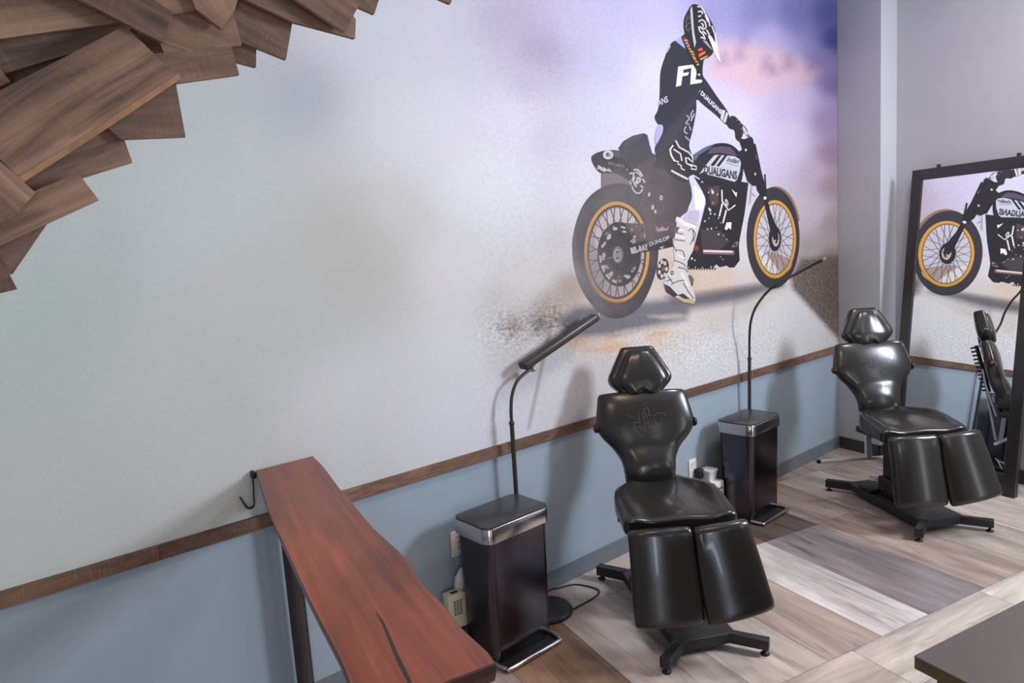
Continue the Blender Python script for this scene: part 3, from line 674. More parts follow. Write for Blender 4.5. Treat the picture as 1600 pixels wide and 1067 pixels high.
# knee graphics and white leg
Rr.crop(910, 190, .125)
Rr.poly([(1110, 610), (1250, 640), (1330, 720), (1400, 700), (1470, 720), (1440, 560), (1330, 400), (1160, 240), (950, 420), (900, 560)], K1)
for q, wd in (([(1165, 235), (1210, 320), (1330, 385), (1375, 440), (1385, 510), (1320, 455), (1290, 450), (1300, 520)], 18), ([(1135, 295), (1095, 350), (1110, 420), (1150, 490)], 22), ([(1140, 345), (1225, 400), (1245, 490)], 18), ([(1150, 490), (1200, 500), (1195, 530), (1230, 545), (1240, 590), (1280, 605)], 16), ([(1300, 520), (1370, 560), (1360, 590), (1425, 600), (1425, 560), (1330, 530)], 16), ([(1110, 610), (1200, 660), (1320, 720)], 24), ([(1345, 690), (1385, 670), (1465, 720)], 15)): Rr.stroke(q, wd, W2)
Rr.crop(880, 230, .2718)
Rr.poly(spline([(722, 176), (745, 162), (762, 190), (795, 245), (818, 300), (812, 345), (795, 400), (778, 446), (735, 430), (698, 415), (715, 365), (722, 340), (740, 290), (735, 230)], 4, True), (196, 192, 216))
Rr.poly([(750, 220), (792, 250), (815, 300), (808, 345), (780, 390), (760, 350), (755, 290)], (226, 222, 234)); Rr.poly([(722, 365), (785, 362), (775, 440), (705, 412)], (186, 170, 186))
# boots
Rr.poly([(700, 735), (735, 735), (752, 760), (744, 795), (715, 804)], (120, 88, 82)); Rr.poly([(712, 800), (746, 776), (744, 800), (720, 812)], K2)
Rr.poly([(652, 400), (662, 400), (700, 425), (765, 452), (768, 500), (745, 545), (748, 590), (715, 655), (712, 700), (720, 750), (758, 850), (760, 880), (752, 900), (700, 890), (650, 862), (590, 828), (578, 790), (592, 730), (628, 690), (642, 650), (634, 590), (640, 520), (650, 470)], (204, 194, 192))
Rr.poly([(578, 785), (612, 800), (660, 850), (640, 862), (592, 832)], K2)
Rr.poly([(640, 860), (700, 862), (755, 878), (752, 902), (690, 890)], (186, 160, 128)); Rr.poly([(655, 850), (690, 840), (730, 872), (700, 872)], (70, 58, 56))
Rr.poly([(650, 402), (662, 402), (705, 430), (764, 452), (764, 468), (700, 452), (645, 425)], (222, 216, 212))
for q in ([(650, 590), (690, 600), (700, 650)], [(640, 650), (690, 670), (705, 690)], [(720, 480), (742, 470), (748, 520), (730, 560)], [(745, 475), (760, 500), (748, 540)], [(660, 690), (700, 700), (715, 720)], [(690, 780), (720, 830), (750, 870)], [(620, 790), (660, 770), (700, 765)], [(640, 530), (700, 540)], [(645, 490), (690, 500)], [(632, 560), (650, 600)], [(600, 740), (630, 780)], [(592, 770), (625, 760)]): Rr.stroke(q, 5.5, (84, 78, 82), 3)
for q in ([(655, 470), (690, 480)], [(650, 510), (700, 520)], [(660, 620), (700, 640)], [(680, 720), (720, 800)]): Rr.stroke(q, 9, (228, 222, 220), 3)
Rr.disc(626, 722, 10, 13, K2, 0, 12); Rr.disc(626, 722, 5, 7, (190, 186, 186), 0, 8); Rr.poly([(640, 455), (670, 460), (655, 490), (632, 495)], (96, 88, 90))
# helmet, goggles, scarf
Rr.crop(1040, 0, .1031)
Rr.poly([(190, 600), (240, 555), (270, 640), (300, 740), (250, 700), (160, 630)], (150, 156, 216))
Rr.poly(spline([(400, 70), (480, 72), (560, 125), (630, 210), (715, 370), (755, 500), (740, 640), (720, 800), (650, 870), (590, 895), (570, 960), (550, 1060), (470, 1060), (380, 900), (300, 720), (240, 570), (290, 510), (275, 400), (288, 270), (330, 180)], 3, True), (46, 40, 46))
Rr.poly([(640, 540), (690, 545), (770, 680), (810, 830), (840, 955), (790, 900), (735, 790), (690, 660)], (218, 216, 222))
Rr.poly([(735, 500), (758, 500), (780, 640), (800, 760), (760, 660)], (206, 204, 210)); Rr.poly([(560, 610), (620, 620), (720, 770), (650, 710)], (150, 148, 156))
Rr.poly([(372, 145), (400, 88), (412, 205), (432, 480), (462, 640), (440, 725), (408, 560), (385, 330)], (176, 172, 178))
for q in ([(480, 105), (530, 100), (570, 150), (590, 190)], [(490, 180), (540, 170), (560, 215)], [(560, 130), (600, 200), (650, 300), (670, 400)], [(500, 330), (550, 300), (600, 340), (610, 420), (560, 440), (520, 400)], [(540, 350), (570, 380), (560, 420)], [(500, 400), (520, 470), (570, 520), (600, 600)], [(530, 560), (600, 590)], [(620, 450), (660, 520), (700, 640)], [(600, 230), (640, 330)], [(700, 390), (740, 500)], [(490, 250), (540, 240)], [(560, 470), (620, 520)]): Rr.stroke(q, 21, (196, 190, 196), 4)
for q in ([(340, 230), (310, 330), (330, 400), (300, 390), (340, 470), (375, 420)], [(345, 290), (370, 250)], [(340, 360), (375, 340)]): Rr.stroke(q, 11, (110, 104, 112), 3)
Rr.poly([(490, 745), (550, 722), (568, 758), (500, 778)], (226, 84, 52)); Rr.poly([(498, 822), (592, 772), (612, 800), (508, 866)], (216, 96, 58)); Rr.poly([(518, 890), (632, 838), (642, 856), (535, 915)], (170, 146, 70)); Rr.poly([(500, 800), (600, 750), (596, 770), (500, 820)], (80, 34, 34))
Rr.poly([(250, 565), (300, 545), (380, 700), (330, 740)], (90, 58, 72))
Rr.text('Indian', (270, 590), 150, 60, (216, 150, 66), .8, .2, .01, vx=(88, 170), vy=(62, -34))
Rr.build('printed_rider')

# ================================================================== RECLAIMED WOOD FEATURE (hangs in front of the wall)
YB = -1.15
WOOD = empty('wood_feature', (-5.6, YB, 2.6)); WINV = np.array([-5.6, YB, 2.6])
tag(WOOD, 'hanging cluster of overlapping reclaimed barn boards with a ragged stepped edge', 'wood art')
def board(px, layer, along, thick=.011, edge=True):
    y = YB-.0125*layer
    q = [at_wall(a, b_, y) for a, b_ in px]
    d = at_wall(*along[1], y)-at_wall(*along[0], y)
    prism_uv('board', [p-WINV for p in q], thick, M_BARN, WOOD, d, M_BARNE if edge else None, normal=(0, -1, 0))
BO = [ # quad in photograph pixels, layer, grain direction
    ([(-70, 178), (195, 40), (282, 123), (35, 284)], 6, ((35, 284), (282, 123))),
    ([(-60, 72), (187, 34), (205, 44), (121, 80), (-60, 135)], 3, ((-60, 132), (121, 80))),
    ([(90, 45), (215, 30), (215, 70), (110, 90)], 2, ((90, 45), (215, 30))),
    ([(30, 108), (130, 70), (140, 84), (60, 118)], 1, ((30, 108), (130, 70))),
    ([(-40, 128), (90, 95), (80, 150), (-40, 175)], 0, ((-40, 128), (90, 95))),
    ([(-60, 75), (-10, 95), (16, 127), (-60, 165)], 4, ((-60, 90), (16, 127))),
    ([(-70, -60), (118, -60), (128, 0), (190, 34), (-70, 70)], 5, ((-70, 70), (190, 34))),
    ([(126, 0), (20, -62), (140, -75), (238, -2), (271, 20), (254, 66)], 7, ((126, 0), (254, 66))),
    ([(225, -70), (330, -75), (318, 15), (262, 23), (225, -5)], 5, ((262, 23), (318, 15))),
    ([(232, 20), (309, 16), (346, 30), (365, 18), (378, 71), (256, 83)], 4, ((232, 20), (378, 71))),
    ([(280, -60), (390, -60), (366, 18), (346, 45), (306, 14)], 6, ((346, 45), (280, -50))),
    ([(230, 85), (362, 73), (374, 117), (278, 130), (230, 130)], 5, ((278, 130), (374, 117))),
    ([(345, 75), (360, 50), (401, 60), (400, 105), (352, 92)], 2, ((345, 75), (400, 105))),
    ([(360, -20), (400, 4), (457, 34), (447, 93), (395, 72), (358, 60)], 3, ((360, -20), (457, 34))),
    ([(340, -45), (380, -75), (480, -70), (556, 30), (555, 60), (457, 34), (385, 0)], 5, ((385, 0), (555, 60))),
    ([(400, -42), (470, -80), (545, -40), (559, 12), (538, 50), (463, 0)], 7, ((463, 0), (538, 50))),
    ([(520, -50), (600, -60), (592, 0), (585, 22), (556, 9)], 3, ((520, -50), (585, 22))),
    ([(600, -50), (650, -62), (712, -15), (704, 6), (690, 0)], 2, ((600, -50), (704, 6))),
    ([(110, 150), (180, 110), (275, 131), (290, 214), (190, 218)], 4, ((190, 218), (290, 214))),
    ([(5, 240), (178, 172), (207, 254), (36, 307)], 3, ((53, 302), (207, 254))),
    ([(122, 270), (155, 313), (-40, 402), (-70, 350)], 5, ((-40, 402), (155, 313))),
    ([(-70, 190), (0, 252), (56, 301), (20, 340), (-60, 370)], 7, ((0, 252), (56, 301))),
    ([(20, 330), (75, 348), (20, 428), (-60, 440), (-60, 360)], 3, ((20, 428), (75, 348))),
    ([(-60, 380), (0, 402), (9, 417), (27, 452), (-60, 472)], 4, ((-60, 472), (27, 452))),
    ([(-70, -60), (60, -60), (90, 215), (-70, 380)], -1, ((-70, 20), (-70, 330))), ([(50, -60), (260, -60), (262, 120), (80, 235)], -1, ((30, 0), (240, 0))), ([(235, -10), (430, -20), (390, 60), (260, 90)], -1, ((235, -10), (430, -20)))]
for px, la, al in BO: board(px, la, al)
le = [at_wall(a, b_, YB-.0125*6.12) for a, b_ in ((279.5, 114), (282.5, 123.5), (200, 179), (120, 232), (36, 285), (28, 277), (112, 226), (196, 169))]
prism_uv('live_edge', [p-WINV for p in le], .004, M_BARNE, WOOD, le[1]-le[4], normal=(0, -1, 0))['label'] = 'pale raw edge of the big board'
for p in ((-30, 20), (250, -40), (420, -40)):                      # hanging rods up to the ceiling
    a = at_wall(*p, YB+.016)
    o = tube('hanging_rod', [a-WINV, np.array([a[0], a[1], HC])-WINV], .006, M_IRON, WOOD, 8)

# ================================================================== LEDGE
ZL = 1.08
LX = [at_z(x, y, ZL) for x, y in ((392.5, 731), (420, 800), (440, 845), (481, 934), (507, 985), (532, 1034), (545, 1067))]
LX[0][1] = -.012
d = (LX[-1]-LX[1]); d /= d[1]
LX.append(LX[-1]+d*(-1.655-LX[-1][1]))
RX = [at_z(x, y, ZL) for x, y in ((486, 711), (505, 728), (529, 760), (549, 783), (583, 823), (622, 859), (645, 884), (661, 912), (693, 944), (716, 974), (740, 997), (762, 1017), (775, 1036))]
RX[0][1] = -.012
LEDGE = empty('bar_ledge', (-5.0, -.8, 0)); LI = np.array([-5.0, -.8, 0])
tag(LEDGE, 'glossy red brown live edge wooden ledge on a dark post, butted against the mural wall', 'ledge')
Rp = spline(RX, 4); Lp = spline(LX, 2)
outl = Lp+Rp[::-1]
TH = .042
def slab_mesh():
    top = [np.array(p) for p in outl]; n = len(top)
    mid = np.mean(top, 0)
    def inset(k, dz):
        out = []
        for i, p in enumerate(top):
            a, b_ = top[i-1], top[(i+1) % n]; t = (b_-a)/np.linalg.norm(b_-a); nn = np.array([-t[1], t[0], 0])
            if nn@(mid-p) < 0 and abs(t[0]) < .99: nn = -nn
            out.append(p+nn*k+np.array([0, 0, dz]))
        return out
    rings = [inset(.003, 0), inset(0, -.003), inset(.001, -.02), inset(.010, -TH)]
    v = [p-LI for r in rings for p in r]
    f = [list(range(n))]+[[r*n+i, r*n+(i+1) % n, (r+1)*n+(i+1) % n, (r+1)*n+i] for r in range(3) for i in range(n)]+[list(range(4*n-1, 3*n-1, -1))]
    me = bpy.data.meshes.new('slab'); me.from_pydata([tuple(map(float, p)) for p in v], [], f); me.update()
    uv = me.uv_layers.new(name='UVMap'); ax = np.array([d[0], d[1], 0]); ax = ax/np.linalg.norm(ax); cx = np.array([-ax[1], ax[0], 0])
    for p in me.polygons:
        for li in p.loop_indices:
            q = np.array(me.vertices[me.loops[li].vertex_index].co); uv.data[li].uv = (float(q@ax), float(q@cx+q[2]-ZL))
        p.material_index = 0 if p.index == 0 else 1
    o = link('slab', me, [M_LEDGE, M_LEDGEE], LEDGE)
    bm = bmesh.new(); bm.from_mesh(me); bmesh.ops.recalc_face_normals(bm, faces=bm.faces); bm.to_mesh(me); bm.free()
slab_mesh()
# long drying crack filled dark, and two knots
ck = [at_z(x, y, ZL+.0006) for x, y in ((588, 956), (598, 972), (608, 995), (618, 1020), (630, 1045), (641, 1067), (648, 1085))]
wd_ = [.0008, .0026, .0034, .004, .0042, .0036, .0006]
L_, R_ = [p+np.array([w_, 0, 0])-LI for p, w_ in zip(ck, wd_)], [p-np.array([w_, 0, 0])-LI for p, w_ in zip(ck, wd_)]
n = len(ck); dn = np.array([0, 0, -.004])
pydata('crack', L_+R_+[p+dn for p in L_]+[p+dn for p in R_], [[i, i+1, n+i+1, n+i] for i in range(n-1)]+[[i, i+1, 2*n+i+1, 2*n+i] for i in range(n-1)]+[[n+i, n+i+1, 3*n+i+1, 3*n+i] for i in range(n-1)], M_SLOT, LEDGE)
def post(yc, name='post'):
    a = hit(440.2, 867.9, (0, yc, 0), (0, 1, 0)); b_ = hit(478.7, 943, (0, yc, 0), (0, 1, 0))
    xc, hw = (a[0]+b_[0])/2, (b_[0]-a[0])/2
    return xc, hw
xc, hw = post(-.066)
tube('post', [(xc-LI[0], -.066-LI[1], .012), (xc-LI[0], -.066-LI[1], ZL-TH)], .034, M_POST, LEDGE, 20)
frombm('post_foot', lathe_bm(bmesh.new(), [(.046, 0), (.046, .008), (.042, .012), (.036, .014)], (xc-LI[0], -.066-LI[1], 0)), M_POST, LEDGE, True)
tube('post', [(-5.2-LI[0], -1.5-LI[1], .012), (-5.2-LI[0], -1.5-LI[1], ZL-TH)], .034, M_POST, LEDGE, 20)
# double wire coat hook screwed to the left edge
HK = empty('coat_hook', tuple(LI*0)); HK.parent = LEDGE; HK.location = (0, 0, 0)
e0 = at_z(393.5, 741, ZL-.012); hy = e0[1]
def hk(px, py, dy=0.): return hit(px, py, (0, hy+dy, 0), (0, 1, 0))-LI
for k, (dy, sag) in enumerate(((0, 0), (-.012, 2.0))):
    pts = [hk(394, 745, dy), hk(396, 760, dy), hk(396.5, 775, dy), hk(397.5, 785, dy), hk(396, 790+sag, dy), hk(390, 793+sag, dy), hk(384.5, 790+sag, dy), hk(379, 783, dy), hk(375, 776.5, dy*.4)]
    tube('hook_wire', spline(pts, 6), .0028, M_IRON, HK, 8)
h = hk(394, 741); box('hook_plate', (h[0]-.005, h[1]-.022, h[2]-.014), (h[0]+.008, h[1]+.01, h[2]+.014), M_IRON, HK, .002)

# ================================================================== COUNTER (bottom right corner)
ZK = .9
k0 = at_z(1428, 1024, ZK); CT = empty('reception_counter', (k0[0], k0[1], 0)); CT.rotation_euler = (0, 0, GANG)
tag(CT, 'dark grey laminate counter top with a brown edge, cut off by the bottom corner', 'counter')
# local x = depth axis GD, local y = PD ; the counter runs away from the corner along +x and -y
box('countertop', (0, -1.1, ZK-.004), (2.0, 0, ZK), M_CTOP, CT, .0012)
box('edge_band', (0.0006, -1.0994, ZK-.032), (1.9994, -.0006, ZK-.0042), M_CEDGE, CT, .0012)
box('side_panel', (.03, -1.07, .05), (1.97, -.035, ZK-.0322), M_CBODY, CT)
box('plinth', (.06, -1.05, 0.0006), (1.94, -.07, .0498), M_BASED, CT)

# ================================================================== TREATMENT CHAIRS
UA = math.radians(-9); UO = np.array([-.02, 0, 0])
RU = np.array([[math.cos(UA), -math.sin(UA), 0], [math.sin(UA), math.cos(UA), 0], [0, 0, 1]])
def U(p): return RU@np.asarray(p, float)+UO
def loft(name, rows, m, parent, n=44, ex=4.2, wing=0., wp=2.6, cap=.022, front=None, sub=1, xf=U, zb=None):
    """soft pad: rows of (centre, half width, thickness[, width-axis]) along a path in the y-z plane"""
    C_ = [np.array(r[0], float) for r in rows]; rings = []
    T_ = []
    for i in range(len(C_)):
        t = C_[min(i+1, len(C_)-1)]-C_[max(i-1, 0)]; t[0] = 0; T_.append(t/np.linalg.norm(t))
    def ring(c, hw, th, t, wax, u, k):
        nn = np.array([0, -t[2], t[1]])                            # towards the sitter
        if nn[1] > 0 and abs(t[2]) > .5: nn = -nn
        if abs(t[2]) <= .5 and nn[2] < 0: nn = -nn
        out = []
        for j in range(n):
            a = 2*math.pi*j/n; ca, sa = math.cos(a), math.sin(a)
            s = math.copysign(abs(ca)**(2/ex), ca); h = math.copysign(abs(sa)**(2/ex), sa)
            off = th/2*h+wing*(k if wing else 1)*abs(s)**wp
            if front is not None and h > -.2: off += front(s, u)*min(1, (h+.2)/.8)
            p = c+wax*(s*hw)+nn*off
            if zb is not None: p = p+t*zb(s, u)
            out.append(p)
        return out
    Lr = len(rows)
    def get(i):
        r = rows[i]; w_ = np.array(r[3], float) if len(r) > 3 else np.array([1., 0, 0]); return C_[i], r[1], r[2], T_[i], w_/np.linalg.norm(w_)
    for e, seq in ((0, (0.0, .35, .75)), (1, (.75, .35, 0.0))):
        if e == 1:
            for i in range(Lr):
                c, hw, th, t, wx = get(i); rings.append(ring(c, hw, th, t, wx, i/(Lr-1), 1))
        i = 0 if e == 0 else Lr-1
        c, hw, th, t, wx = get(i); sg = -1 if e == 0 else 1
        for q in seq:
            ang = math.asin(q); ox = cap*math.cos(ang); sh = cap*(1-math.sin(ang))
            rings.append(ring(c+t*sg*ox, hw-sh*1.0, th-2*sh*.9, t, wx, float(e), 1))
    bm = bmesh.new(); vr = [[bm.verts.new(xf(p)) for p in r] for r in rings]
    for a, b_ in zip(vr, vr[1:]):
        for k in range(n): bm.faces.new((a[k], a[(k+1) % n], b_[(k+1) % n], b_[k]))
    bm.faces.new(vr[0][::-1]); bm.faces.new(vr[-1])
    o = frombm(name, bm, m, parent, True)
    if sub:
        md = o.modifiers.new('soft', 'SUBSURF'); md.levels = sub; md.render_levels = sub
    return o
def interp_rows(keys, n):
    ks = np.linspace(0, len(keys)-1, n); out = []
    K = [np.array([*k[0], k[1], k[2], *(k[3] if len(k) > 3 else (1, 0, 0))], float) for k in keys]
    sp = spline(K, 12); sp = np.array(sp)
    for i in np.linspace(0, len(sp)-1, n):
        r = sp[int(round(i))]; out.append((r[:3], r[3], r[4], r[5:8]))
    return out
def g(x, m_, s): return math.exp(-((x-m_)/s)**2)
BACKK = [((-.020, .217, .625), .128, .108), ((-.018, .215, .68), .134, .112), ((-.016, .244, .735), .143, .112), ((-.014, .274, .79), .178, .110),
         ((-.012, .296, .85), .236, .108), ((-.012, .314, .905), .262, .106), ((-.013, .334, .965), .256, .104), ((-.014, .354, 1.02), .245, .100), ((-.015, .368, 1.052), .238, .096)]
def tattoo_chair(name, pose, label, tbar):
    x, y, th = pose
    root = empty(name, (x, y, 0), th); tag(root, label, 'chair')
    # ---- steel base
    bs = frombm('base', bx(bmesh.new(), (-.143, -.375, .030), (.148, .375, .078), .004), M_STEELB, root)
    for sx in (-1, 1):
        for sy in (-1, 1):
            fx, fy = sx*.218+(.03 if sx > 0 else -.012), sy*.458
            ox, oy = sx*.120, sy*.355
            dx, dy = fx-ox, fy-oy; L = math.hypot(dx, dy)+.012; a = math.atan2(dy, dx)
            mt = Matrix.Translation((ox, oy, 0)) @ Matrix.Rotation(a, 4, 'Z')
            box('base_arm', (0.0, -.021, .0305), (L, .021, .0775), M_STEELB, root, .003, 2, mt)
            frombm('levelling_foot', lathe_bm(bmesh.new(), [(.020, 0), (.021, .005), (.015, .011), (.007, .014), (.007, .032)], (fx-.004*sx, fy-.006*sy, 0), 18), M_RUBBER, root, True)
    # ---- lift column
    col = bmesh.new(); bx(col, (-.075, -.07, .0785), (.075, .13, .20), .006); bx(col, (-.055, -.05, .2), (.055, .11, .50), .006)
    frombm('lift_column', col, M_STEELB, root)
    box('seat_plate', (-.19, -.20, .50), (.17, .20, .540), M_STEELB, root, .004)
    # foot pedal with chrome bars
    pd = empty('foot_pedal'); pd.parent = root
    box('pedal_block', (-.135, .125, .0785), (-.02, .25, .105), M_STEELB, pd, .004)
    tube('pedal_bar', [(-.075, .09, .125), (.03, .07, .118), (.05, .05, .09)], .008, M_CHROME, pd)
    tube('pedal_bar', [(-.09, .19, .15), (-.02, .14, .145), (.05, .1, .10)], .006, M_CHROME, pd)
    tube('pedal_bar', [(-.08, .21, .165), (-.03, .19, .16), (.04, .14, .10)], .005, M_CHROME, pd)
    # ---- seat
    def seat_front(s, u):
        f = .014*g(abs(s), .88, .18)*(1-.45*u)
        f += .022*g(abs(s), .92, .22)*g(u, .45, .22)
        f -= .017*g(abs(s), .47, .24)*g(u, .85, .35)
        f -= .012*g(s, 0, .6)*g(u, .35, .3)
        return f
    seat_keys = [((.006, .225, .603), .135, .07), ((.006, .17, .600), .165, .085), ((.006, .10, .596), .215, .094), ((.006, .03, .594), .250, .098), ((.007, -.06, .594), .264, .099),
                 ((.008, -.15, .592), .264, .100), ((.008, -.22, .588), .264, .102), ((.008, -.265, .583), .262, .100)]
    loft('seat', interp_rows(seat_keys, 22), M_LEATH, root, front=seat_front, cap=.02, ex=5.)
    # ---- backrest with wings, hinge hardware behind
    def back_front(s, u):
        return .032*(1-abs(s)**2.2)*(.35+.65*g(u, .66, .40))-.020+.016*g(s, 0, .9)*g(u, .22, .14)
    bk = loft('backrest', interp_rows(BACKK, 26), M_LEATH, root, front=back_front, cap=.02, ex=5.)
    for sx in (-1, 1):
        c = np.array([-.012+sx*.258, .318, .900])
        kn = frombm('recline_knob', lathe_bm(bmesh.new(), [(.024, 0), (.026, .006), (.02, .016)], (0, 0, 0), 18), M_RUBBER, root, True)
        kn.matrix_local = Matrix.Translation(U(c)) @ Matrix.Rotation(sx*math.pi/2, 4, 'Y')
        rd = frombm('knob_button', lathe_bm(bmesh.new(), [(.012, .0), (.012, .019)], (0, 0, 0), 14), M_RED, kn, True)
    # rail with ratchet teeth along the back
    rail = bmesh.new(); A_, B_ = np.array([-.016, .306, .68]), np.array([-.015, .436, 1.03])
    tube_bm(rail, [U(A_), U(B_)], .014, 8); frombm('recline_rail', rail, M_STEELB, root)
    for k in range(12):
        p = A_+(B_-A_)*(k+.5)/12; q = p+np.array([0, .042, -.012])
        tube('ratchet_tooth', [U(p), U(q)], .007, M_RUBBER, root, 8)
    tube('recline_lever', [U((.02, .235, .50)), U((.02, .33, .72)), U((.02, .37, .85))], .009, M_CHROME, root)
    tube('recline_lever', [U((-.02, .20, .50)), U((-.018, .262, .66))], .016, M_STEELB, root)
    # ---- headrest: wide pad, raised face pad with the notch at the neck, bracket
    def notch(s, u): return .030*g(s, 0, .22)*(g(u, 0, .16))
    HK_ = [((-.015, .372, 1.075), .120, .075), ((-.015, .388, 1.11), .160, .094), ((-.015, .402, 1.145), .172, .098), ((-.015, .418, 1.19), .150, .096), ((-.015, .434, 1.24), .122, .090), ((-.015, .449, 1.283), .096, .082)]
    loft('headrest', interp_rows(HK_, 16), M_LEATH, root, zb=notch, cap=.02, ex=5.)
    F_ = [((-.012, .332, 1.082), .086, .04), ((-.012, .345, 1.118), .126, .05), ((-.012, .356, 1.15), .134, .052), ((-.012, .376, 1.20), .114, .050), ((-.012, .395, 1.245), .090, .046), ((-.012, .409, 1.272), .074, .04)]
    def fold(s, u):
        return .014*(1-abs(s)**2)-.008+.0035*math.sin(9*s+2.2*u)*g(s, -.1, .5)
    loft('face_cushion', interp_rows(F_, 16), M_LEATH, root, front=fold, zb=lambda s, u: .034*g(s, 0, .26)*g(u, 0, .2), cap=.016, ex=4.)
    tube('headrest_bracket', [U((-.015, .40, 1.02)), U((-.015, .425, 1.10))], .013, M_STEELB, root)
    # ---- split leg rests
    def groove(inner):
        def f(s, u):
            return .030*(1-abs(s)**1.7)-.016+.016*g(s, inner*.95, .26)*g(u, .06, .28)
        return f
    PL = [((-.114, -.368, .590), .142, .072), ((-.111, -.388, .52), .144, .072), ((-.108, -.412, .42), .148, .070), ((-.105, -.436, .31), .153, .068), ((-.103, -.456, .222), .155, .064)]
    wr = (1, 0, .10); wr2 = (1, 0, .20)
    PR = [((.155, -.380, .598), .127, .072, wr), ((.164, -.398, .53), .132, .072, wr), ((.178, -.424, .43), .140, .070, (1, 0, .15)), ((.193, -.452, .32), .147, .068, wr2), ((.205, -.474, .246), .151, .064, wr2)]
    for nm, keys, inn in (('leg_rest', PL, 1), ('leg_rest', PR, -1)):
        loft(nm, interp_rows(keys, 20), M_LEATH, root, front=groove(inn), cap=.022, ex=6.)
    for sx, zz in ((-.10, .26), (.18, .28)):
        tube('leg_rest_arm', [U((sx*.6, -.15, .52)), U((sx, -.36, .45)), U((sx, -.395, zz))], .011, M_STEELB, root)
    # ---- side box under the seat with a red knob
    box('switch', (-.285, -.12, .555), (-.262, -.075, .590), M_RUBBER, root, .003)
    kr = frombm('knob_button', lathe_bm(bmesh.new(), [(.010, 0), (.010, .012)], (0, 0, 0), 14), M_RED, root, True); kr.matrix_local = Matrix.Translation((-.285, -.098, .570)) @ Matrix.Rotation(-math.pi/2, 4, 'Y')
    # ---- stitched emblem on the backrest
    em = bmesh.new()
    from mathutils.bvhtree import BVHTree
    tree = BVHTree.FromObject(bk, bpy.context.evaluated_depsgraph_get())
    def bp(X, Y):
        lx = -.013+(X-620)*.0656*.00345+.006; lz = .925-(Y-600)*.0656*.00335+(X-620)*.000012
        h_, n_, _, _ = tree.ray_cast(Vector(U((lx, -.4, lz))), Vector(RU@np.array([0, 1., 0])))
        return np.array(h_)+np.array(n_)*.0004
    for q in ([(405, 350), (412, 500), (440, 540)], [(495, 350), (520, 440), (525, 520)], [(500, 340), (560, 315), (575, 390), (600, 480)], [(510, 285), (640, 262), (655, 430), (690, 440)],
              [(430, 580), (300, 540), (270, 600), (330, 650), (420, 680), (440, 740)], [(280, 640), (350, 740), (430, 770)], [(250, 690), (320, 780), (440, 890)], [(470, 620), (480, 740), (550, 750)], [(535, 560), (550, 720)], [(615, 540), (635, 690), (690, 700)], [(680, 510), (705, 690)], [(765, 510), (775, 800)], [(770, 620), (900, 660), (940, 580), (900, 540)], [(760, 460), (900, 405), (1010, 430), (1050, 490)], [(150, 360), (220, 400), (300, 410)]):
        tube_bm(em, [bp(*p) for p in spline(q, 4)], .0011, 5)
    frombm('stitched_emblem', em, M_LEATS, root)
    if tbar:
        tb = empty('chrome_rest'); tb.parent = root; tb['label'] = 'chrome T shaped rest under the seat'
        tube('cross_tube', [(-.455, .2, .317), (-.2, .2, .306), (.10, .2, .292)], .0125, M_CHROME, tb, 16)
        bm = bmesh.new(); bx(bm, (-.118, .188, .31), (-.078, .212, .50), .003); frombm('upright', bm, M_CHROME, tb)
        tube('lift_rod', [(-.06, .225, .31), (-.03, .30, .58), U((-.016, .345, .76))], .009, M_CHROME, tb)
        tube('end_cap', [(-.470, .2, .3176), (-.452, .2, .3168)], .0135, M_RUBBER, tb, 16)
    return root
tattoo_chair('treatment_chair', (-3.169, -.635, -.508), 'black padded treatment chair between the two steel bins, beside the tall outlet', False)
tattoo_chair('treatment_chair', (-1.098, -.924, -.557), 'black padded treatment chair in front of the leaning mirror, with a chrome bar underneath', True)

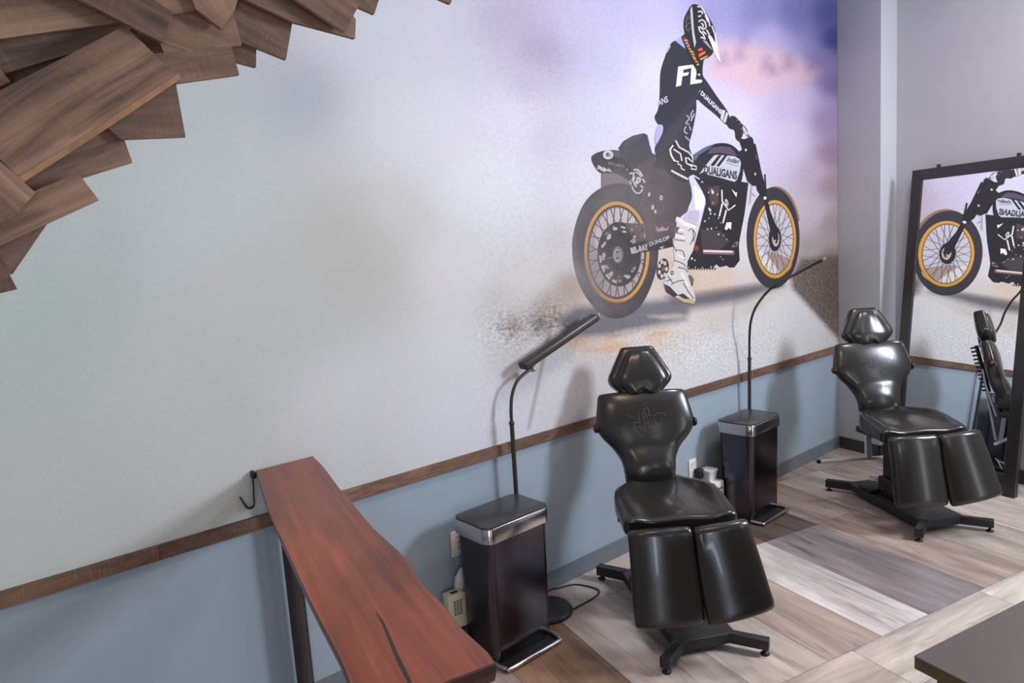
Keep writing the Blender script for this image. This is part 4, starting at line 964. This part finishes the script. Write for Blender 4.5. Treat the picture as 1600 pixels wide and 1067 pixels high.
# ================================================================== STEP BINS
def rrect(hx, hy, r, n=6, cx=0, cy=0):
    out = []
    for sx, sy, a0 in ((1, 1, 0), (-1, 1, 90), (-1, -1, 180), (1, -1, 270)):
        for k in range(n+1):
            a = math.radians(a0+90*k/n); out.append((cx+sx*(hx-r)+r*math.cos(a), cy+sy*(hy-r)+r*math.sin(a)))
    return out
def shell(name, secs, m, parent, cap=True):
    n = len(secs[0][0]); bm = bmesh.new()
    vr = [[bm.verts.new((p[0], p[1], z)) for p in q] for q, z in secs]
    for a, b_ in zip(vr, vr[1:]):
        for k in range(n): bm.faces.new((a[k], a[(k+1) % n], b_[(k+1) % n], b_[k]))
    if cap: bm.faces.new(vr[0][::-1]); bm.faces.new(vr[-1])
    return autosmooth(frombm(name, bm, m, parent), 35)
def step_bin(x, y, th, label):
    r = empty('step_bin', (x, y, 0), th); tag(r, label, 'trash can')
    RR = lambda hx, hy, rad, cy=-.009: rrect(hx, hy, rad, 7, 0, cy)
    shell('base_plinth', [(RR(.176, .112, .035), .0006), (RR(.178, .114, .036), .018)], M_RUBBER, r)
    shell('body', [(RR(.176, .112, .036), .0185), (RR(.181, .117, .038), .30), (RR(.187, .123, .042), .594)], M_BODY, r)
    shell('rim_band', [(RR(.196, .130, .046), .588), (RR(.200, .134, .048), .590), (RR(.200, .134, .048), .655), (RR(.198, .132, .047), .659), (RR(.185, .119, .040), .6592)], M_BAND, r)
    shell('lid', [(RR(.1965, .1305, .046), .6585), (RR(.1955, .1295, .045), .6655), (RR(.188, .122, .042), .668)], M_LID, r)
    # pedal tray: flat plate with a rolled bright lip along the front
    pt = rrect(.176, .045, .03, 6, -.004, -.148)
    shell('pedal_tray', [(pt, .004), (pt, .012)], M_RUBBER, r)
    lip = [(-.178, -.112, .018), (-.178, -.150, .016), (-.168, -.181, .015), (-.146, -.192, .015), (.135, -.192, .015), (.157, -.184, .016), (.166, -.158, .018), (.168, -.120, .02)]
    tube('pedal_lip', spline(lip, 5), .0105, M_BAND, r, 10)
    tube('hinge_pin', [(.180, .06, .12), (.186, .06, .12)], .012, M_RUBBER, r, 12)
    return r
step_bin(-3.912, -.232, .0263, 'dark stainless step bin nearest the wooden ledge, before the lamp with thick head')
step_bin(-1.758, -.211, .0375, 'dark stainless step bin behind the nearer chair, beside the thin armed lamp')

# ================================================================== LAMPS
def lamp(x, y, arm, label, head, base):
    r = empty('gooseneck_lamp', (x, y, 0)); tag(r, label, 'lamp')
    o = np.array([x, y, 0.])
    bx_, by_, rad = base
    frombm('lamp_base', lathe_bm(bmesh.new(), [(rad, 0.0006), (rad+.002, .012), (rad-.008, .026), (rad*.72, .036), (rad*.25, .042), (.015, .044)], (bx_-x, by_-y, 0), 40), M_RUBBER, r, True)
    arm = [np.array(a)-o for a in arm]
    low = [(bx_*.0, 0, .03), (0, 0, .5), (arm[0][0], arm[0][1], arm[0][2])]
    tube('pole', [(0, 0, .025), (arm[0][0], arm[0][1], arm[0][2])], .0115, M_LAMP, r, 14)
    path = [np.array([arm[0][0], arm[0][1], arm[0][2]])]+arm[1:]
    tube('gooseneck', spline(path, 8), .0085 if head else [.0085]*(8*(len(path)-1)-3)+[.009]*4, M_LAMP, r, 14)
    frombm('pole_collar', lathe_bm(bmesh.new(), [(.0135, 0), (.0145, .004), (.0145, .012), (.0135, .016)], (arm[0][0], arm[0][1], arm[0][2]-.008), 16), M_LAMP, r, True)
    return r, o
A = [at_wall(x, y, -.078) for x, y in ((799.5, 661), (798.5, 640), (800, 618), (807, 597), (818, 585), (829, 577))]
l1, o1 = lamp(A[0][0]-.004, -.078, A, 'dark lamp with a thick bar head, standing behind the nearer steel bin', True, (-3.598, -.168, .128))
h0, h1 = at_wall(815.5, 573, -.078)-o1, at_wall(931, 494.5, -.10)-o1
dv = (h1-h0)/np.linalg.norm(h1-h0)
hd = bmesh.new(); ln = np.linalg.norm(h1-h0)
X_ = Vector(dv); Y_ = Vector((0, 1, 0)); Y_ = (Y_-X_*Y_.dot(X_)).normalized(); Z_ = X_.cross(Y_)
HM = Matrix(((X_.x, Y_.x, Z_.x, h0[0]), (X_.y, Y_.y, Z_.y, h0[1]), (X_.z, Y_.z, Z_.z, h0[2]), (0, 0, 0, 1)))
box('lamp_head', (0, -.032, -.021), (ln-.006, .032, .021), M_LAMP, l1, .012, 4, HM)
box('head_cap', (ln-.0055, -.031, -.02), (ln+.010, .031, .02), M_LAMPT, l1, .010, 3, HM)
box('light_panel', (.05, -.024, -.0228), (ln-.03, .024, -.0205), M_LAMPT, l1, 0, 1, HM)
k_ = at_wall(833, 575, -.078)-o1
frombm('pivot_joint', lathe_bm(bmesh.new(), [(.010, -.014), (.016, -.008), (.017, 0), (.016, .008), (.010, .014)], tuple(k_-np.array([0, 0, .004])), 16), M_LAMPT, l1, True)
A = [at_wall(x, y, yy) for x, y, yy in ((1171, 560, -.082), (1171, 530, -.098), (1173, 503, -.128), (1181, 480, -.162), (1198, 457, -.23), (1216, 443, -.30), (1242, 429, -.39), (1266, 416, -.48), (1287, 405, -.565))]
l2, o2 = lamp(A[0][0]-.004, -.062, A, 'slim dark lamp with a bare curved arm, standing behind the farther steel bin', False, (A[0][0]-.004, -.060, .036))
tube('arm_tip', [at_wall(1285.5, 405.8, -.56)-o2, at_wall(1289.5, 403.6, -.575)-o2], .0098, M_LAMPT, l2, 12)
# power cord of the nearer lamp, looped on the floor
cp_ = [at_z(x, y, .005) for x, y in ((896, 952), (906, 946), (921, 938), (933, 930), (936.5, 924), (930, 919), (915, 915), (900, 913), (886, 915), (872, 919), (860, 922))]
cp_.append(np.array([-3.62, -.03, .005]))
tube('power_cord', [p-o1 for p in spline(cp_, 6)], .0038, M_RUBBER, l1, 8)

# ================================================================== OUTLETS, PLUGS, SMALL BOXES
def outlet(cx, cz, label):
    r = empty('wall_outlet', (cx, 0, cz)); tag(r, label, 'outlet')
    box('cover_plate', (-.040, -.008, -.064), (.040, -.0006, .064), M_PLATE, r, .003)
    for s in (-1, 1):
        box('socket', (-.017, -.0095, s*.028-.015), (.017, -.0078, s*.028+.015), M_PLATE, r, .004)
        for q in (-.006, .006): box('slot', (q-.0012, -.0099, s*.028-.003), (q+.0012, -.0093, s*.028+.007), M_SLOT, r)
    return r
outlet(-4.012, .468, 'white wall outlet partly hidden behind the bin nearest the ledge')
outlet(-2.098, .352, 'white wall outlet right of the nearer chair back, with a black plug in it')
pg = empty('power_plug', (-2.072, -.0105, .318)); tag(pg, 'black power adapter plugged into the outlet behind the nearer chair', 'plug')
box('plug_body', (-.022, -.05, -.03), (.026, 0, .028), M_RUBBER, pg, .005)
tube('plug_cable', spline([(0.002, -.04, -.03), (.004, -.048, -.08), (.002, -.05, -.16), (-.004, -.04, -.24)], 6), .0028, M_RUBBER, pg, 8)
bp_ = empty('power_plug', (-4.000, -.0105, .494)); tag(bp_, 'small black plug in the outlet behind the bin nearest the ledge', 'plug')
box('plug_body', (-.004, -.026, -.013), (.022, 0, .013), M_RUBBER, bp_, .004)
# cream ventilated device beside the first bin
dvx = empty('plug_in_device', (-4.104, -.072, 0.0), -.12); tag(dvx, 'cream plastic device with a slotted grille, between the wall and the bin nearest the ledge', 'device')
box('device_body', (-.047, -.035, .10), (.047, .035, .268), M_PLASTIC, dvx, .008, 3)
for k in range(7):
    for q in (-1, 0, 1): box('grille_slot', (q*.016-.0066, -.0356, .170+k*.011), (q*.016+.0066, -.0346, .1755+k*.011), M_SLOT, dvx)
box('top_switch', (-.018, -.012, .2675), (.018, .008, .2705), M_SLOT, dvx, .001)
box('device_stand', (-.035, -.025, 0.0006), (.035, .025, .0995), M_SLOT, dvx)
# crumpled clear bag behind it
bm = bmesh.new(); bmesh.ops.create_icosphere(bm, subdivisions=3, radius=1)
for v in bm.verts:
    f_ = 1+.16*math.sin(9*v.co.x+4*v.co.z)*math.cos(8*v.co.y-3*v.co.z)+.07*math.sin(23*v.co.z+11*v.co.x)
    v.co = Vector((v.co.x*.045*f_, v.co.y*.024*f_, .30+v.co.z*.085*f_))
M_BAG = simple('clear_plastic_bag', (206, 206, 206), .25, var=.1)
bg = frombm('plastic_bag', bm, M_BAG, None, True); bg.location = (-4.03, -.046, -.030); tag(bg, 'crumpled pale plastic bag tucked behind the cream slotted device', 'bag')
# stacked boxes between the chair and the second bin
wb = empty('white_box', (-2.03, -.082, 0), .0); tag(wb, 'small white cardboard box with black print, beside the farther bin', 'box')
box('carton', (-.020, -.064, .0006), (.076, .060, .262), M_PLATE, wb, .003)
for k, (a, b_) in enumerate(((-.012, .002), (.006, .014), (.018, .028), (.032, .040), (.044, .058))):
    box('printed_mark', (a, -.0646, .208), (b_, -.0638, .226-(k % 2)*.004), M_SLOT, wb)
tb_ = shell('plastic_tub', [(rrect(.040, .032, .012, 4), .2626), (rrect(.048, .040, .014, 4), .325), (rrect(.050, .045, .014, 4), .327), (rrect(.050, .045, .014, 4), .338)], M_BAG, None)
tb_.location = (-2.012, -.070, 0); tag(tb_, 'small translucent plastic tub standing on the white printed box', 'tub')

# ================================================================== MIRROR
nm = np.array([.9677, -.2258, -.1124]); nm /= np.linalg.norm(nm); dm = -.1258
P0m = nm*dm
mx_ = np.array([-PD[0], -PD[1], 0.]); mx_ = mx_-nm*(mx_@nm); mx_ /= np.linalg.norm(mx_); mz_ = np.cross(mx_, -nm); mz_ = mz_ if mz_[2] > 0 else -mz_
TL = hit(1427, 267, P0m, nm); BRm = hit(1586.8, 770, P0m, nm)
Wm = float((BRm-TL)@mx_); zz = TL+mx_*0
Hm = float((TL-BRm)@mz_)+0.0
bot = TL-mz_*((TL[2]-.004)/mz_[2]); Hm = float((TL-bot)@mz_)
MI = empty('floor_mirror'); tag(MI, 'tall black framed mirror leaning against the wall behind the farther chair', 'mirror')
MI.matrix_world = Matrix(((mx_[0], -nm[0]*-1, mz_[0], bot[0]), (mx_[1], nm[1], mz_[1], bot[1]), (mx_[2], nm[2], mz_[2], bot[2]), (0, 0, 0, 1)))
FW = .078
def rail4(name, q, y0, y1):
    v = [(x, y0, z) for x, z in q]+[(x, y1, z) for x, z in q]
    bm = bmesh.new(); vs = [bm.verts.new(p) for p in v]
    bm.faces.new(vs[:4]); bm.faces.new(vs[4:][::-1])
    for i in range(4): bm.faces.new((vs[i], vs[(i+1) % 4], vs[4+(i+1) % 4], vs[4+i]))
    bmesh.ops.recalc_face_normals(bm, faces=bm.faces)
    bmesh.ops.bevel(bm, geom=list(bm.edges), offset=.002, segments=1, affect='EDGES')
    frombm(name, bm, M_FRAME, MI)
W_, H_ = Wm, Hm; F = FW; e_ = .0004
rail4('frame_rail', [(0, H_), (W_, H_), (W_-F, H_-F), (F, H_-F)], -.012, .028)
rail4('frame_rail', [(0, 0), (W_, 0), (W_-F, F), (F, F)], -.012, .028)
rail4('frame_rail', [(0, e_), (0, H_-e_), (F, H_-F-e_), (F, F+e_)], -.012, .028)
rail4('frame_rail', [(W_, e_), (W_, H_-e_), (W_-F, H_-F-e_), (W_-F, F+e_)], -.012, .028)
box('mirror_glass', (F-.006, 0.0, F-.006), (W_-F+.006, .004, H_-F+.006), M_MIRROR, MI)
box('backing', (F-.012, .0042, F-.012), (W_-F+.012, .010, H_-F+.012), M_BASED, MI)
for px in (1466, 1590):
    q = hit(px, 256, P0m, nm); sx = float((q-bot)@mx_)
    box('wall_clip', (sx-.010, -.002, H_+.0004), (sx+.012, .016, H_+.024), M_STEELB, MI, .002)
